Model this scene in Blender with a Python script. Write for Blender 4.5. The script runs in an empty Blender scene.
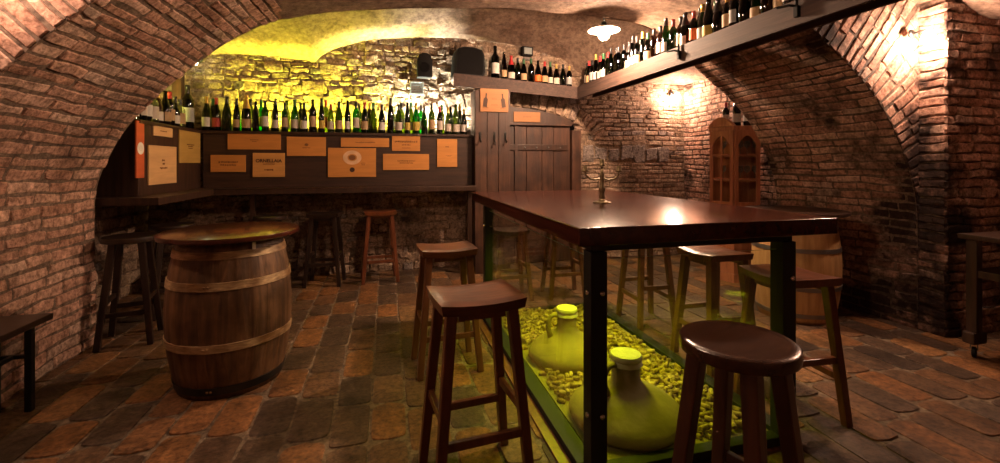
import bpy, bmesh, math, random
from mathutils import Vector, Matrix, noise
R = random.Random(7)
PI = math.pi
C = bpy.context.scene.collection
sc = bpy.context.scene

# ---------------------------------------------------------------- camera
H = 1.35; F = 444.0; YAW = math.radians(14.4); HZ = 163.0
cs, sn = math.cos(YAW), math.sin(YAW)
cam = bpy.data.objects.new('camera', bpy.data.cameras.new('camera'))
C.objects.link(cam); sc.camera = cam
cam.location = (0, 0, H); cam.rotation_euler = (PI/2, 0, -YAW)
cam.data.sensor_width = 36; cam.data.lens = F*36/1000
cam.data.shift_y = -(231.5-HZ)/1000; cam.data.clip_start = 0.05

def onY(x, y, Y):
    u = (x-500)/F; d = Y/(cs-u*sn)
    return (d*(u*cs+sn), H+(HZ-y)/F*d)            # X, z on a plane of constant Y
def onX(x, y, X):
    u = (x-500)/F; d = X/(u*cs+sn)
    return (d*(cs-u*sn), H+(HZ-y)/F*d)            # Y, z on a plane of constant X

# ---------------------------------------------------------------- materials
def nt(name):
    m = bpy.data.materials.new(name); m.use_nodes = True
    t = m.node_tree; t.nodes.clear()
    o = t.nodes.new('ShaderNodeOutputMaterial')
    return m, t, o
def N(t, kind, **kw):
    n = t.nodes.new(kind)
    for k, v in kw.items():
        if k in n.inputs.keys(): n.inputs[k].default_value = v
        else: setattr(n, k, v)
    return n
def ramp(t, stops, interp='LINEAR'):
    n = t.nodes.new('ShaderNodeValToRGB'); cr = n.color_ramp; cr.interpolation = interp
    while len(cr.elements) < len(stops): cr.elements.new(0.5)
    for e, (p, c) in zip(cr.elements, stops):
        e.position = p; e.color = (c[0], c[1], c[2], 1)
    return n
def mul(t, a, b, f=1.0):
    n = t.nodes.new('ShaderNodeMix'); n.data_type = 'RGBA'; n.blend_type = 'MULTIPLY'
    n.inputs[0].default_value = f
    t.links.new(a, n.inputs[6]); t.links.new(b, n.inputs[7]); return n.outputs[2]
def flat(name, col, rough=0.5, metal=0.0, coat=0.0, bump=0.0, bscale=40, spec=0.5):
    m, t, o = nt(name)
    p = N(t, 'ShaderNodeBsdfPrincipled', Roughness=rough, Metallic=metal)
    p.inputs['Coat Weight'].default_value = coat
    p.inputs['Specular IOR Level'].default_value = spec
    tc = N(t, 'ShaderNodeTexCoord')
    nz = N(t, 'ShaderNodeTexNoise', Scale=bscale*0.3, Detail=4.0)
    t.links.new(tc.outputs['Object'], nz.inputs['Vector'])
    r = ramp(t, [(0.3, [c*0.82 for c in col]), (0.7, [min(1, c*1.15) for c in col])])
    t.links.new(nz.outputs['Fac'], r.inputs['Fac']); t.links.new(r.outputs[0], p.inputs['Base Color'])
    if bump:
        n2 = N(t, 'ShaderNodeTexNoise', Scale=bscale, Detail=5.0)
        t.links.new(tc.outputs['Object'], n2.inputs['Vector'])
        b = N(t, 'ShaderNodeBump', Strength=bump, Distance=0.01)
        t.links.new(n2.outputs['Fac'], b.inputs['Height']); t.links.new(b.outputs[0], p.inputs['Normal'])
    t.links.new(p.outputs[0], o.inputs[0]); return m
def wood(name, dark, light, rough=0.4, grain=(12, 12, 1.2), bump=0.15, coat=0.0, worn=None):
    m, t, o = nt(name)
    p = N(t, 'ShaderNodeBsdfPrincipled', Roughness=rough); p.inputs['Coat Weight'].default_value = coat
    p.inputs['Coat Roughness'].default_value = 0.2
    tc = N(t, 'ShaderNodeTexCoord'); mp = N(t, 'ShaderNodeMapping'); mp.inputs['Scale'].default_value = grain
    t.links.new(tc.outputs['Object'], mp.inputs['Vector'])
    nz = N(t, 'ShaderNodeTexNoise', Scale=2.2, Detail=6.0, Distortion=0.8)
    t.links.new(mp.outputs[0], nz.inputs['Vector'])
    mid = [(a+b)/2 for a, b in zip(dark, light)]
    r = ramp(t, [(0.28, dark), (0.5, mid), (0.72, light)])
    t.links.new(nz.outputs['Fac'], r.inputs['Fac']); col = r.outputs[0]
    if worn:
        n3 = N(t, 'ShaderNodeTexNoise', Scale=5.0, Detail=5.0)
        t.links.new(tc.outputs['Object'], n3.inputs['Vector'])
        r3 = ramp(t, [(0.4, worn), (0.62, (1, 1, 1))]); t.links.new(n3.outputs['Fac'], r3.inputs['Fac'])
        col = mul(t, col, r3.outputs[0])
    t.links.new(col, p.inputs['Base Color'])
    b = N(t, 'ShaderNodeBump', Strength=bump, Distance=0.01)
    t.links.new(nz.outputs['Fac'], b.inputs['Height']); t.links.new(b.outputs[0], p.inputs['Normal'])
    t.links.new(p.outputs[0], o.inputs[0]); return m
def masonry(name, stops, stain=None, stain_scale=1.3, bump=0.5, low=None, rough=0.9, blotch=1.0, pits=0.9):
    m, t, o = nt(name)
    p = N(t, 'ShaderNodeBsdfPrincipled', Roughness=rough); p.inputs['Specular IOR Level'].default_value = 0.3
    a = N(t, 'ShaderNodeAttribute', attribute_name='rnd')
    r = ramp(t, stops); t.links.new(a.outputs['Fac'], r.inputs['Fac'])
    tc = N(t, 'ShaderNodeTexCoord')
    n1 = N(t, 'ShaderNodeTexNoise', Scale=18.0, Detail=8.0, Roughness=0.65)
    t.links.new(tc.outputs['Object'], n1.inputs['Vector'])
    r1 = ramp(t, [(0.32, (0.5, 0.47, 0.45)), (0.66, (1.15, 1.12, 1.1))])
    t.links.new(n1.outputs['Fac'], r1.inputs['Fac'])
    col = mul(t, r.outputs[0], r1.outputs[0])
    if stain:
        n2 = N(t, 'ShaderNodeTexNoise', Scale=stain_scale, Detail=6.0, Roughness=0.6)
        t.links.new(tc.outputs['Object'], n2.inputs['Vector'])
        fac = n2.outputs['Fac']
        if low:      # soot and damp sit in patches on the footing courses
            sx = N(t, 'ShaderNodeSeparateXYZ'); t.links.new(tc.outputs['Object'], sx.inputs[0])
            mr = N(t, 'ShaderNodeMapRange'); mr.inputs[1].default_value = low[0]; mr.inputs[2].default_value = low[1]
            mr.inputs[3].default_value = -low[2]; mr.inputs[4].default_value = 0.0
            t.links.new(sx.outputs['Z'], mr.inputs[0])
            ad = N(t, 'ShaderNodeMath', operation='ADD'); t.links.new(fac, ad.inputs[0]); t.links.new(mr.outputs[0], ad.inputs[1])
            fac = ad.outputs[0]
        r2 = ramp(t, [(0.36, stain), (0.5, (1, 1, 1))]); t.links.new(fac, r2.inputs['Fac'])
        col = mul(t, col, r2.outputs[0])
    t.links.new(col, p.inputs['Base Color'])
    n4 = N(t, 'ShaderNodeTexNoise', Scale=5.5, Detail=9.0, Roughness=0.72, Distortion=0.4)
    t.links.new(tc.outputs['Object'], n4.inputs['Vector'])
    r4 = ramp(t, [(0.3, (0.62, 0.58, 0.56)), (0.5, (1, 1, 1)), (0.68, (1.18, 1.16, 1.14))]); t.links.new(n4.outputs['Fac'], r4.inputs['Fac'])
    col = mul(t, col, r4.outputs[0], blotch)
    n5 = N(t, 'ShaderNodeTexNoise', Scale=42.0, Detail=4.0, Roughness=0.6); t.links.new(tc.outputs['Object'], n5.inputs['Vector'])
    r5 = ramp(t, [(0.36, (0.5, 0.46, 0.44)), (0.52, (1, 1, 1)), (0.66, (1.2, 1.2, 1.2))]); t.links.new(n5.outputs['Fac'], r5.inputs['Fac'])
    col = mul(t, col, r5.outputs[0], pits)
    t.links.new(col, p.inputs['Base Color'])
    n3 = N(t, 'ShaderNodeTexNoise', Scale=28.0, Detail=10.0, Roughness=0.72)
    t.links.new(tc.outputs['Object'], n3.inputs['Vector'])
    b = N(t, 'ShaderNodeBump', Strength=bump, Distance=0.035)
    t.links.new(n3.outputs['Fac'], b.inputs['Height']); t.links.new(b.outputs[0], p.inputs['Normal'])
    t.links.new(p.outputs[0], o.inputs[0]); return m
def glassy(name, col, trans=0.6, rough=0.03, base=0.04):
    m, t, o = nt(name)
    tr = N(t, 'ShaderNodeBsdfTransparent', Color=(*col, 1))
    gl = N(t, 'ShaderNodeBsdfGlossy', Roughness=rough, Color=(1, 1, 1, 1))
    df = N(t, 'ShaderNodeBsdfTranslucent', Color=(*[c*0.8 for c in col], 1))
    m0 = N(t, 'ShaderNodeMixShader', Fac=1-trans)
    t.links.new(tr.outputs[0], m0.inputs[1]); t.links.new(df.outputs[0], m0.inputs[2])
    lw = N(t, 'ShaderNodeLayerWeight', Blend=0.5)
    pw = N(t, 'ShaderNodeMath', operation='POWER'); pw.inputs[1].default_value = 4.0
    t.links.new(lw.outputs['Facing'], pw.inputs[0])
    mr = N(t, 'ShaderNodeMapRange'); mr.inputs[3].default_value = base; mr.inputs[4].default_value = 0.75
    t.links.new(pw.outputs[0], mr.inputs[0])
    m1 = N(t, 'ShaderNodeMixShader'); t.links.new(mr.outputs[0], m1.inputs[0])
    t.links.new(m0.outputs[0], m1.inputs[1]); t.links.new(gl.outputs[0], m1.inputs[2])
    t.links.new(m1.outputs[0], o.inputs[0]); return m
def emit(name, col, s):
    m, t, o = nt(name); e = N(t, 'ShaderNodeEmission', Color=(*col, 1), Strength=s)
    t.links.new(e.outputs[0], o.inputs[0]); return m

BR = [(0.0, (0.43, 0.235, 0.165)), (0.3, (0.54, 0.315, 0.23)), (0.6, (0.60, 0.375, 0.28)), (0.9, (0.66, 0.45, 0.35)), (1.0, (0.46, 0.34, 0.27))]
M_brick = masonry('old_brick', BR, (0.5, 0.45, 0.42), 1.3, 0.75)
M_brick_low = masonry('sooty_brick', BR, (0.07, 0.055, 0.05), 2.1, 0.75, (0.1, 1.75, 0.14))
M_mortar = masonry('mortar', [(0, (0.16, 0.11, 0.08)), (1, (0.22, 0.155, 0.115))], (0.5, 0.5, 0.5))
ST = [(0.0, (0.22, 0.15, 0.10)), (0.3, (0.38, 0.27, 0.19)), (0.6, (0.48, 0.36, 0.27)), (0.85, (0.42, 0.28, 0.20)), (1.0, (0.26, 0.22, 0.2))]
M_stone = masonry('rubble_stone', ST, (0.35, 0.3, 0.27), 1.7, 0.8)
M_mortar2 = masonry('pale_mortar', [(0, (0.27, 0.19, 0.135)), (1, (0.33, 0.235, 0.165))], (0.5, 0.5, 0.5))
M_plaster = masonry('lime_plaster', [(0, (0.25, 0.17, 0.125)), (1, (0.28, 0.19, 0.14))], (0.68, 0.62, 0.6), 1.8, 0.5, pits=0.35)
M_tile = masonry('clay_paver', [(0.0, (0.085, 0.055, 0.038)), (0.35, (0.13, 0.078, 0.046)), (0.62, (0.175, 0.092, 0.045)), (0.85, (0.28, 0.125, 0.046)), (0.93, (0.29, 0.15, 0.06)), (1.0, (0.115, 0.09, 0.07))], (0.5, 0.5, 0.5), 2.2, 0.3, rough=0.5)
M_grout = masonry('floor_grout', [(0, (0.20, 0.15, 0.10)), (1, (0.23, 0.17, 0.115))], (0.6, 0.6, 0.6), 3, 0.4, rough=0.75)
W_dark = wood('dark_stained_wood', (0.02, 0.009, 0.006), (0.06, 0.026, 0.014), 0.42)
W_bar = wood('brown_panel_wood', (0.022, 0.009, 0.0055), (0.056, 0.024, 0.013), 0.5, (1.2, 12, 12))
W_plank = wood('old_plank_wood', (0.040, 0.015, 0.008), (0.105, 0.042, 0.021), 0.55, (10, 10, 0.9), 0.3, 0, (0.5, 0.45, 0.4))
W_shelf = wood('shelf_wood', (0.030, 0.016, 0.012), (0.075, 0.038, 0.027), 0.75, (9, 0.8, 14), 0.25)
W_top = wood('varnished_table_wood', (0.030, 0.006, 0.004), (0.080, 0.018, 0.009), 0.18, (9, 0.9, 9), 0.05, 0.05)
W_red = wood('red_stool_wood', (0.085, 0.023, 0.010), (0.19, 0.056, 0.021), 0.3, (11, 11, 1.2), 0.08, 0.3)
W_brown = wood('brown_stool_wood', (0.09, 0.032, 0.014), (0.20, 0.08, 0.032), 0.34, (11, 11, 1.2), 0.08, 0.2)
W_black = wood('blackened_stool_wood', (0.012, 0.007, 0.005), (0.035, 0.018, 0.012), 0.32, (11, 11, 1.2), 0.08, 0.2)
W_seatd = wood('dark_round_seat_wood', (0.028, 0.010, 0.005), (0.075, 0.026, 0.011), 0.25, (2, 12, 12), 0.08, 0.3)
W_deep = wood('deep_brown_leg_wood', (0.040, 0.014, 0.007), (0.105, 0.038, 0.016), 0.3, (11, 11, 1.2), 0.08, 0.2)
W_seat = wood('worn_seat_wood', (0.060, 0.017, 0.007), (0.16, 0.050, 0.018), 0.28, (2, 12, 12), 0.08, 0.35)
W_oak = wood('aged_oak', (0.075, 0.036, 0.015), (0.24, 0.12, 0.05), 0.5, (14, 14, 1.0), 0.3, 0, (0.45, 0.42, 0.38))
W_newoak = wood('pale_oak', (0.42, 0.22, 0.085), (0.60, 0.35, 0.15), 0.45, (14, 14, 1.0), 0.12)
W_cherry = wood('cherry_wood', (0.28, 0.095, 0.05), (0.52, 0.20, 0.10), 0.32, (10, 10, 1), 0.06, 0.3)
M_iron = flat('black_steel', (0.012, 0.013, 0.013), 0.35, 0.3)
M_rail = flat('painted_rail', (0.008, 0.010, 0.009), 0.65, 0.0)
M_edge = flat('glass_edge', (0.42, 0.55, 0.38), 0.25)
M_chrome = flat('chrome', (0.75, 0.75, 0.75), 0.15, 1.0)
M_hoop = wood('rusty_hoop', (0.30, 0.19, 0.09), (0.72, 0.52, 0.28), 0.5, (6, 6, 30), 0.3, 0, (0.35, 0.25, 0.16))
M_steel = flat('zinc_hoop', (0.3, 0.29, 0.28), 0.35, 0.85, 0, 0.1, 30)
M_brass = flat('tarnished_brass', (0.20, 0.15, 0.08), 0.4, 0.75, 0, 0.3, 60)
M_plastic = flat('black_plastic', (0.006, 0.005, 0.005), 0.7, 0, 0, 0.1, 200, 0.2)
M_cloth = flat('speaker_grille', (0.007, 0.006, 0.006), 0.9, 0, 0, 0.3, 300, 0.1)
M_clay = flat('fired_clay', (0.29, 0.215, 0.12), 0.75, 0, 0, 0.4, 25)
M_lid = flat('waxed_cloth', (0.58, 0.54, 0.36), 0.7, 0, 0, 0.5, 50)
M_cork = masonry('cork', [(0, (0.36, 0.24, 0.13)), (0.5, (0.52, 0.38, 0.22)), (1, (0.62, 0.48, 0.32))], None, 1, 0.4, rough=0.85)
M_sand = flat('cork_dust', (0.26, 0.2, 0.12), 0.9, 0, 0, 0.5, 60)
M_glass = glassy('clear_pane', (0.95, 0.97, 0.93), 1.0, 0.02, 0.025)
M_glassw = glassy('goblet_glass', (0.9, 0.92, 0.93), 0.75, 0.05)
M_bulb = emit('lamp_bulb', (1.0, 0.65, 0.42), 1900)
M_bulb3 = emit('fill_lamp_bulb', (1.0, 0.65, 0.42), 310)  # bulb of the added fill lamp in the near bay
M_bulb2 = emit('wall_bulb', (1.0, 0.64, 0.45), 640)
M_enamel = flat('white_enamel', (0.85, 0.82, 0.78), 0.35)
M_ink = flat('printed_ink', (0.20, 0.075, 0.02), 0.7)
M_inkd = flat('dark_ink', (0.05, 0.02, 0.01), 0.7)
M_inkp = flat('pale_print', (0.72, 0.45, 0.27), 0.7)
M_white = flat('white_card', (0.75, 0.7, 0.62), 0.6)
M_grey = flat('grey_metal_grille', (0.22, 0.24, 0.24), 0.5, 0.4)
def crate_mat(n, c): return wood(n, [x*0.84 for x in c], [x*1.1 for x in c], 0.6, (1.0, 14, 8), 0.06)
K_or = crate_mat('orange_crate_wood', (0.58, 0.235, 0.05))
K_ye = crate_mat('honey_crate_wood', (0.60, 0.29, 0.08))
K_pa = crate_mat('pale_crate_wood', (0.62, 0.36, 0.16))
K_ol = crate_mat('olive_crate_card', (0.42, 0.25, 0.06))
K_br = crate_mat('brown_orange_crate_wood', (0.36, 0.145, 0.04))
K_re = crate_mat('red_orange_board', (0.55, 0.10, 0.025))

# ---------------------------------------------------------------- object helpers
def link(name, me, mat=None, parent=None, smooth=True):
    for m in (mat if isinstance(mat, (list, tuple)) else [mat]):
        if m: me.materials.append(m)
    if smooth: me.polygons.foreach_set('use_smooth', [True]*len(me.polygons))
    me.update()
    o = bpy.data.objects.new(name, me); C.objects.link(o)
    if parent: o.parent = parent
    return o
def obj(name, bm, mat, parent=None, smooth=False, auto=None):
    bmesh.ops.recalc_face_normals(bm, faces=bm.faces)
    me = bpy.data.meshes.new(name); bm.to_mesh(me); bm.free()
    o = link(name, me, mat, parent, smooth or auto is not None)
    if auto is not None: me.set_sharp_from_angle(angle=math.radians(auto))
    return o
def tag(o, label, cat, group=None):
    o['label'] = label; o['category'] = cat
    if group: o['group'] = group
    return o
def thing(name, label, cat, loc=(0, 0, 0), rz=0, group=None):
    o = bpy.data.objects.new(name, None); C.objects.link(o); o.empty_display_size = 0.1
    o.location = loc; o.rotation_euler = (0, 0, rz)
    return tag(o, label, cat, group)
def struct(o): o['kind'] = 'structure'; return o
def NB(): return bmesh.new()
def bx(bm, a, b, bev=0.0, seg=2):
    r = bmesh.ops.create_cube(bm, size=1.0); vs = r['verts']
    for v in vs:
        v.co = Vector([a[i]+(v.co[i]+0.5)*(b[i]-a[i]) for i in range(3)])
    if bev:
        es = list({e for v in vs for e in v.link_edges})
        bmesh.ops.bevel(bm, geom=es, offset=bev, segments=seg, affect='EDGES', profile=0.6)
    return bm
def bar(bm, p, q, w0, w1=None, d0=None, d1=None, bev=0.004, up=None):
    """square-section bar from p to q, section w x d tapering"""
    p, q = Vector(p), Vector(q); w1 = w1 if w1 is not None else w0
    d0 = d0 if d0 is not None else w0; d1 = d1 if d1 is not None else w1
    z = (q-p).normalized(); ref = Vector(up) if up else (Vector((0, 1, 0)) if abs(z.y) < 0.9 else Vector((0, 0, 1)))
    x = ref.cross(z).normalized(); y = z.cross(x)
    vs = []
    for c, w, d in ((p, w0, d0), (q, w1, d1)):
        for sx, sy in ((-1, -1), (1, -1), (1, 1), (-1, 1)):
            vs.append(bm.verts.new(c+x*(sx*w/2)+y*(sy*d/2)))
    fs = [(0, 3, 2, 1), (4, 5, 6, 7), (0, 1, 5, 4), (1, 2, 6, 5), (2, 3, 7, 6), (3, 0, 4, 7)]
    faces = [bm.faces.new([vs[i] for i in f]) for f in fs]
    if bev:
        es = list({e for f in faces for e in f.edges})
        bmesh.ops.bevel(bm, geom=es, offset=bev, segments=2, affect='EDGES', profile=0.6)
    return bm
def tube(bm, pts, r, n=10, cap=True):
    pts = [Vector(p) for p in pts]; rs = r if isinstance(r, (list, tuple)) else [r]*len(pts)
    rings = []; prev = None
    for i, p in enumerate(pts):
        a = pts[max(i-1, 0)]; b = pts[min(i+1, len(pts)-1)]; z = (b-a).normalized()
        if prev is None:
            ref = Vector((0, 0, 1)) if abs(z.z) < 0.9 else Vector((1, 0, 0)); x = ref.cross(z).normalized()
        else:
            x = (prev-z*prev.dot(z)).normalized()
        prev = x; y = z.cross(x)
        rings.append([bm.verts.new(p+(x*math.cos(t)+y*math.sin(t))*rs[i]) for t in [2*PI*k/n for k in range(n)]])
    for a, b in zip(rings, rings[1:]):
        for k in range(n): bm.faces.new((a[k], a[(k+1) % n], b[(k+1) % n], b[k]))
    if cap: bm.faces.new(rings[0][::-1]); bm.faces.new(rings[-1])
    return bm
def lathe(bm, prof, n=24, c=(0, 0, 0), fn=None):
    rings = []
    for r, z in prof:
        if r <= 1e-6: rings.append([bm.verts.new((c[0], c[1], c[2]+z))])
        else: rings.append([bm.verts.new((c[0]+r*math.cos(2*PI*k/n)*(fn(k, z) if fn else 1), c[1]+r*math.sin(2*PI*k/n)*(fn(k, z) if fn else 1), c[2]+z)) for k in range(n)])
    for a, b in zip(rings, rings[1:]):
        for k in range(n):
            k2 = (k+1) % n
            if len(a) == 1 and len(b) == 1: continue
            if len(a) == 1: bm.faces.new((a[0], b[k2], b[k]))
            elif len(b) == 1: bm.faces.new((a[k], a[k2], b[0]))
            else: bm.faces.new((a[k], a[k2], b[k2], b[k]))
    return bm
def prism(bm, poly, a0, a1, axis='Y', bev=0):
    """extrude a 2-D outline along an axis"""
    def P(p, q, a): return {'Y': (p, a, q), 'X': (a, p, q), 'Z': (p, q, a)}[axis]
    lo = [bm.verts.new(P(p, q, a0)) for p, q in poly]; hi = [bm.verts.new(P(p, q, a1)) for p, q in poly]
    n = len(poly); fs = [bm.faces.new(lo[::-1]), bm.faces.new(hi)]
    for k in range(n): fs.append(bm.faces.new((lo[k], lo[(k+1) % n], hi[(k+1) % n], hi[k])))
    if bev:
        es = list({e for f in fs[:2] for e in f.edges})
        bmesh.ops.bevel(bm, geom=es, offset=bev, segments=2, affect='EDGES', profile=0.6)
    return bm

# ---------------------------------------------------------------- masonry built brick by brick
class Wall:
    def __init__(s, seed): s.v = []; s.f = []; s.mi = []; s.r = []; s.g = random.Random(seed)
    def grid(s, fn, nu, nv, mi, keep=None, rnd=None):
        b = len(s.v)
        for j in range(nv+1):
            for i in range(nu+1):
                s.v.append(fn(i/nu, j/nv)); s.r.append(s.g.random() if rnd is None else rnd)
        for j in range(nv):
            for i in range(nu):
                if keep and not keep((i+0.5)/nu, (j+0.5)/nv): continue
                k = b+j*(nu+1)+i; s.f.append((k, k+1, k+nu+2, k+nu+1)); s.mi.append(mi)
    def brick(s, mp, s0, s1, t0, t1, d, rough=1.0, mi=0, rnd=None):
        g = s.g; L_, T_ = s1-s0, t1-t0; eu = min(.2, .010/L_); ev = min(.3, .010/T_); us = (0, eu, .36, .66, 1-eu, 1); vs = (0, ev, .5, 1-ev, 1)
        b = len(s.v); rn = g.random() if rnd is None else rnd
        tl, tr, tt = [g.uniform(-1, 1)*0.3*d for _ in range(3)]
        j4 = [(g.uniform(-1, 1)*.12, g.uniform(-1, 1)*.12) for _ in range(4)]
        off = Vector((g.random()*50, g.random()*50, 0))
        L, T = s1-s0, t1-t0; q = min(L, T)
        for jv, v in enumerate(vs):
            for iu, u in enumerate(us):
                cx = sum(j4[k][0]*w for k, w in enumerate(((1-u)*(1-v), u*(1-v), u*v, (1-u)*v)))*q
                cy = sum(j4[k][1]*w for k, w in enumerate(((1-u)*(1-v), u*(1-v), u*v, (1-u)*v)))*q
                edge = jv in (0, 4) or iu in (0, 5)
                corner = (jv in (0, 1, 3, 4)) and (iu in (0, 1, 4, 5))
                if edge: h = -0.009
                else:
                    h = d*(0.9 if corner else 1.0)+tl*(u-.5)+tt*(v-.5)+noise.noise(Vector((u*L*14, v*T*14, 0))+off)*d*.5*rough
                wv = .014*min(rough, 1.4)*noise.noise(Vector((s0+u*L, (t0+v*T)*1.3, 5.5))*1.6)+.006*min(rough, 1.6)*noise.noise(Vector((s0+u*L, t0+v*T, 2.5))*6)
                P, Nn = mp(s0+u*L+cx+noise.noise(Vector((u*6, v*6, 9))+off)*q*.10*rough, t0+v*T+cy+wv+noise.noise(Vector((u*6, v*6, 3))+off)*q*.12*rough)
                s.v.append(P+Nn*h); s.r.append(rn)
        for j in range(4):
            for i in range(5):
                k = b+j*6+i; s.f.append((k, k+1, k+7, k+6)); s.mi.append(mi)
    def courses(s, mp, L, T, ch, bl, d, gap=0.012, keep=None, var=0.15, lvar=0.3, rough=1.0, t0=0, mi=0):
        g = s.g; t = t0
        while t < T:
            h = ch*g.uniform(1-var, 1+var); x = -g.random()*bl
            while x < L:
                l = bl*g.uniform(1-lvar, 1+lvar); a, b = max(x, 0), min(x+l, L)
                if b-a > 0.035 and (not keep or keep((a+b)/2, t+h/2)):
                    s.brick(mp, a, b, t, t+h, d*g.uniform(.55, 1.25), rough, mi)
                x += l+gap
            t += h+gap
    def build(s, name, mats):
        me = bpy.data.meshes.new(name); me.from_pydata(s.v, [], s.f)
        at = me.attributes.new('rnd', 'FLOAT', 'POINT'); at.data.foreach_set('value', s.r)
        me.polygons.foreach_set('material_index', s.mi)
        o = link(name, me, mats); me.set_sharp_from_angle(angle=math.radians(38)); return struct(o)

# transverse arch profile (X, z), floor left -> crown -> floor right
PR = [(-2.10, 0), (-2.11, .6), (-2.11, 1.1), (-2.03, 1.38), (-1.866, 1.68), (-1.52, 2.06), (-1.16, 2.36), (-.77, 2.55), (-.05, 2.68), (.8, 2.76), (1.5, 2.79), (2.1, 2.78), (2.55, 2.72), (2.85, 2.57), (3.13, 2.34), (3.47, 2.10), (3.78, 1.82), (4.02, 1.45), (4.16, 1.05), (4.18, .6), (4.18, 0)]
def catmull(P, n=14):
    out = []
    for i in range(len(P)-1):
        p0, p1, p2, p3 = [Vector(P[min(max(k, 0), len(P)-1)]) for k in (i-1, i, i+1, i+2)]
        for k in range(n):
            t = k/n
            out.append(0.5*((2*p1)+(-p0+p2)*t+(2*p0-5*p1+4*p2-p3)*t*t+(-p0+3*p1-3*p2+p3)*t**3))
    out.append(Vector(P[-1])); return out
PC = catmull(PR); AL = [0]
for a, b in zip(PC, PC[1:]): AL.append(AL[-1]+(b-a).length)
TOT = AL[-1]
import bisect
def prof(t):
    t = min(max(t, 0), TOT-1e-6); i = min(max(bisect.bisect_right(AL, t)-1, 0), len(PC)-2)
    f = (t-AL[i])/(AL[i+1]-AL[i]); p = PC[i].lerp(PC[i+1], f)
    i0, i1 = max(i-6, 0), min(i+7, len(PC)-1)
    d = (PC[i1]-PC[i0]).normalized()
    return p, Vector((d.y, -d.x))        # point and inward normal (X, z)
def t_at(xval, right=False):
    rng = range(len(PC)) if not right else range(len(PC)-1, -1, -1)
    for i in rng:
        if PC[i].y > 1.3 and ((PC[i].x >= xval) if not right else (PC[i].x <= xval)): return AL[i]
YF, YB = 2.65, 3.98
T1, T2 = t_at(-0.80), t_at(2.80, True)
def intr(s, t):
    p, n = prof(t); return Vector((p.x, YF+s, p.y)), Vector((n.x, 0, n.y))
def face(s, t):
    p, n = prof(t); return Vector((p.x-n.x*s, YF, p.y-n.y*s)), Vector((0, -1, 0))
LW = YB-YF
def ring_part(name, ta, tb, brick_mat, seed, ch):
    w = Wall(seed)
    nv = int((tb-ta)/0.08)
    w.grid(lambda u, v: intr(u*LW, ta+v*(tb-ta))[0], 12, nv, 1)
    w.grid(lambda u, v: face(u*1.1, ta+v*(tb-ta))[0], 8, nv, 1)
    def bk(u, v):
        P = face(u*1.1, ta+v*(tb-ta))[0]; P.y = YB; return P
    w.grid(bk, 4, nv, 1)
    g = w.g; t = ta
    while t < tb-0.02:                     # courses run through from the soffit to the face
        h = ch*g.uniform(.85, 1.15); x = -g.random()*.2
        while x < LW:
            l = g.uniform(.20, .36); a, b = max(x, 0), min(x+l, LW)
            if b-a > .04: w.brick(intr, a, b, t, t+h, g.uniform(.002, .010), 1.6)
            x += l+.003
        x = -g.random()*.1
        while x < 1.0:
            l = g.uniform(.18, .30); a = max(x, 0)
            if x+l-a > .04: w.brick(face, a, x+l, t, t+h, g.uniform(.003, .010))
            x += l+.003
        t += h+.008
    return w.build(name, [brick_mat, M_mortar])
ring_part('wall_left', 0, T1, M_brick, 11, 0.068)
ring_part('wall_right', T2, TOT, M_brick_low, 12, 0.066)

# ceilings: the plastered crown of the arch, the alcove vault, the near bay vault
cw = Wall(5)
nz3 = lambda p, k=1.0: noise.noise(Vector(p)*1.7)*0.02*k+noise.noise(Vector(p)*6)*0.006*k
def crown(u, v):
    t = T1-0.05+v*(T2-T1+0.1); P, n = intr(u*LW, t); return P+n*(nz3(P)-0.004)
cw.grid(crown, 20, 60, 0)
def crown_face(u, v):
    P, n = face(u*1.1, T1-.05+v*(T2-T1+.1)); return P+n*nz3(P)
cw.grid(crown_face, 8, 50, 0)
def crown_back(u, v):
    P, n = face(u*1.1, T1-.05+v*(T2-T1+.1)); P.y = YB; return P
cw.grid(crown_back, 4, 50, 0)
def ell(x, a): return math.sqrt(max(0, 1-(x/a)**2))
def zc(X, Y):
    if X < -.8: wz = 2.55+.03*math.sin(PI*min(max((X+2.4)/1.6, 0), 1))
    elif X < 2.62: wz = 2.53+.42*ell(X-.91, 1.72)
    else: wz = 2.50
    k = 1-min(max(-X-1.7, 0)/.9, 1)**2 if X < -1.7 else (1-min(max(X-2.9, 0)/1.4, 1)**2 if X > 2.9 else 1)
    q = math.sin(PI/2*min(1, (5.74-Y)/1.35))
    zr = 3.04+.26*min(max((X+1.0)/1.6, 0), 1)*min(max((3.2-X)/.8, 0), 1)
    return wz+(zr-wz)*q*k
def alc(u, v):
    X, Y = -2.6+u*7.1, YB-.02+v*1.85; p = Vector((X, Y, zc(X, Y))); p.z += nz3(p, 1.2); return p
cw.grid(alc, 120, 44, 0)
def near(u, v):
    X, Y = -2.7+u*7.8, -2.6+v*(2.6+YF+.02)
    z = 2.50+.60*math.sin(PI*min(max((X+2.7)/7.3, 0), 1))**.8
    p = Vector((X, Y, z)); p.z += nz3(p, 1.2); return p
cw.grid(near, 70, 40, 0)
cw.build('ceiling', [M_plaster])

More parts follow.
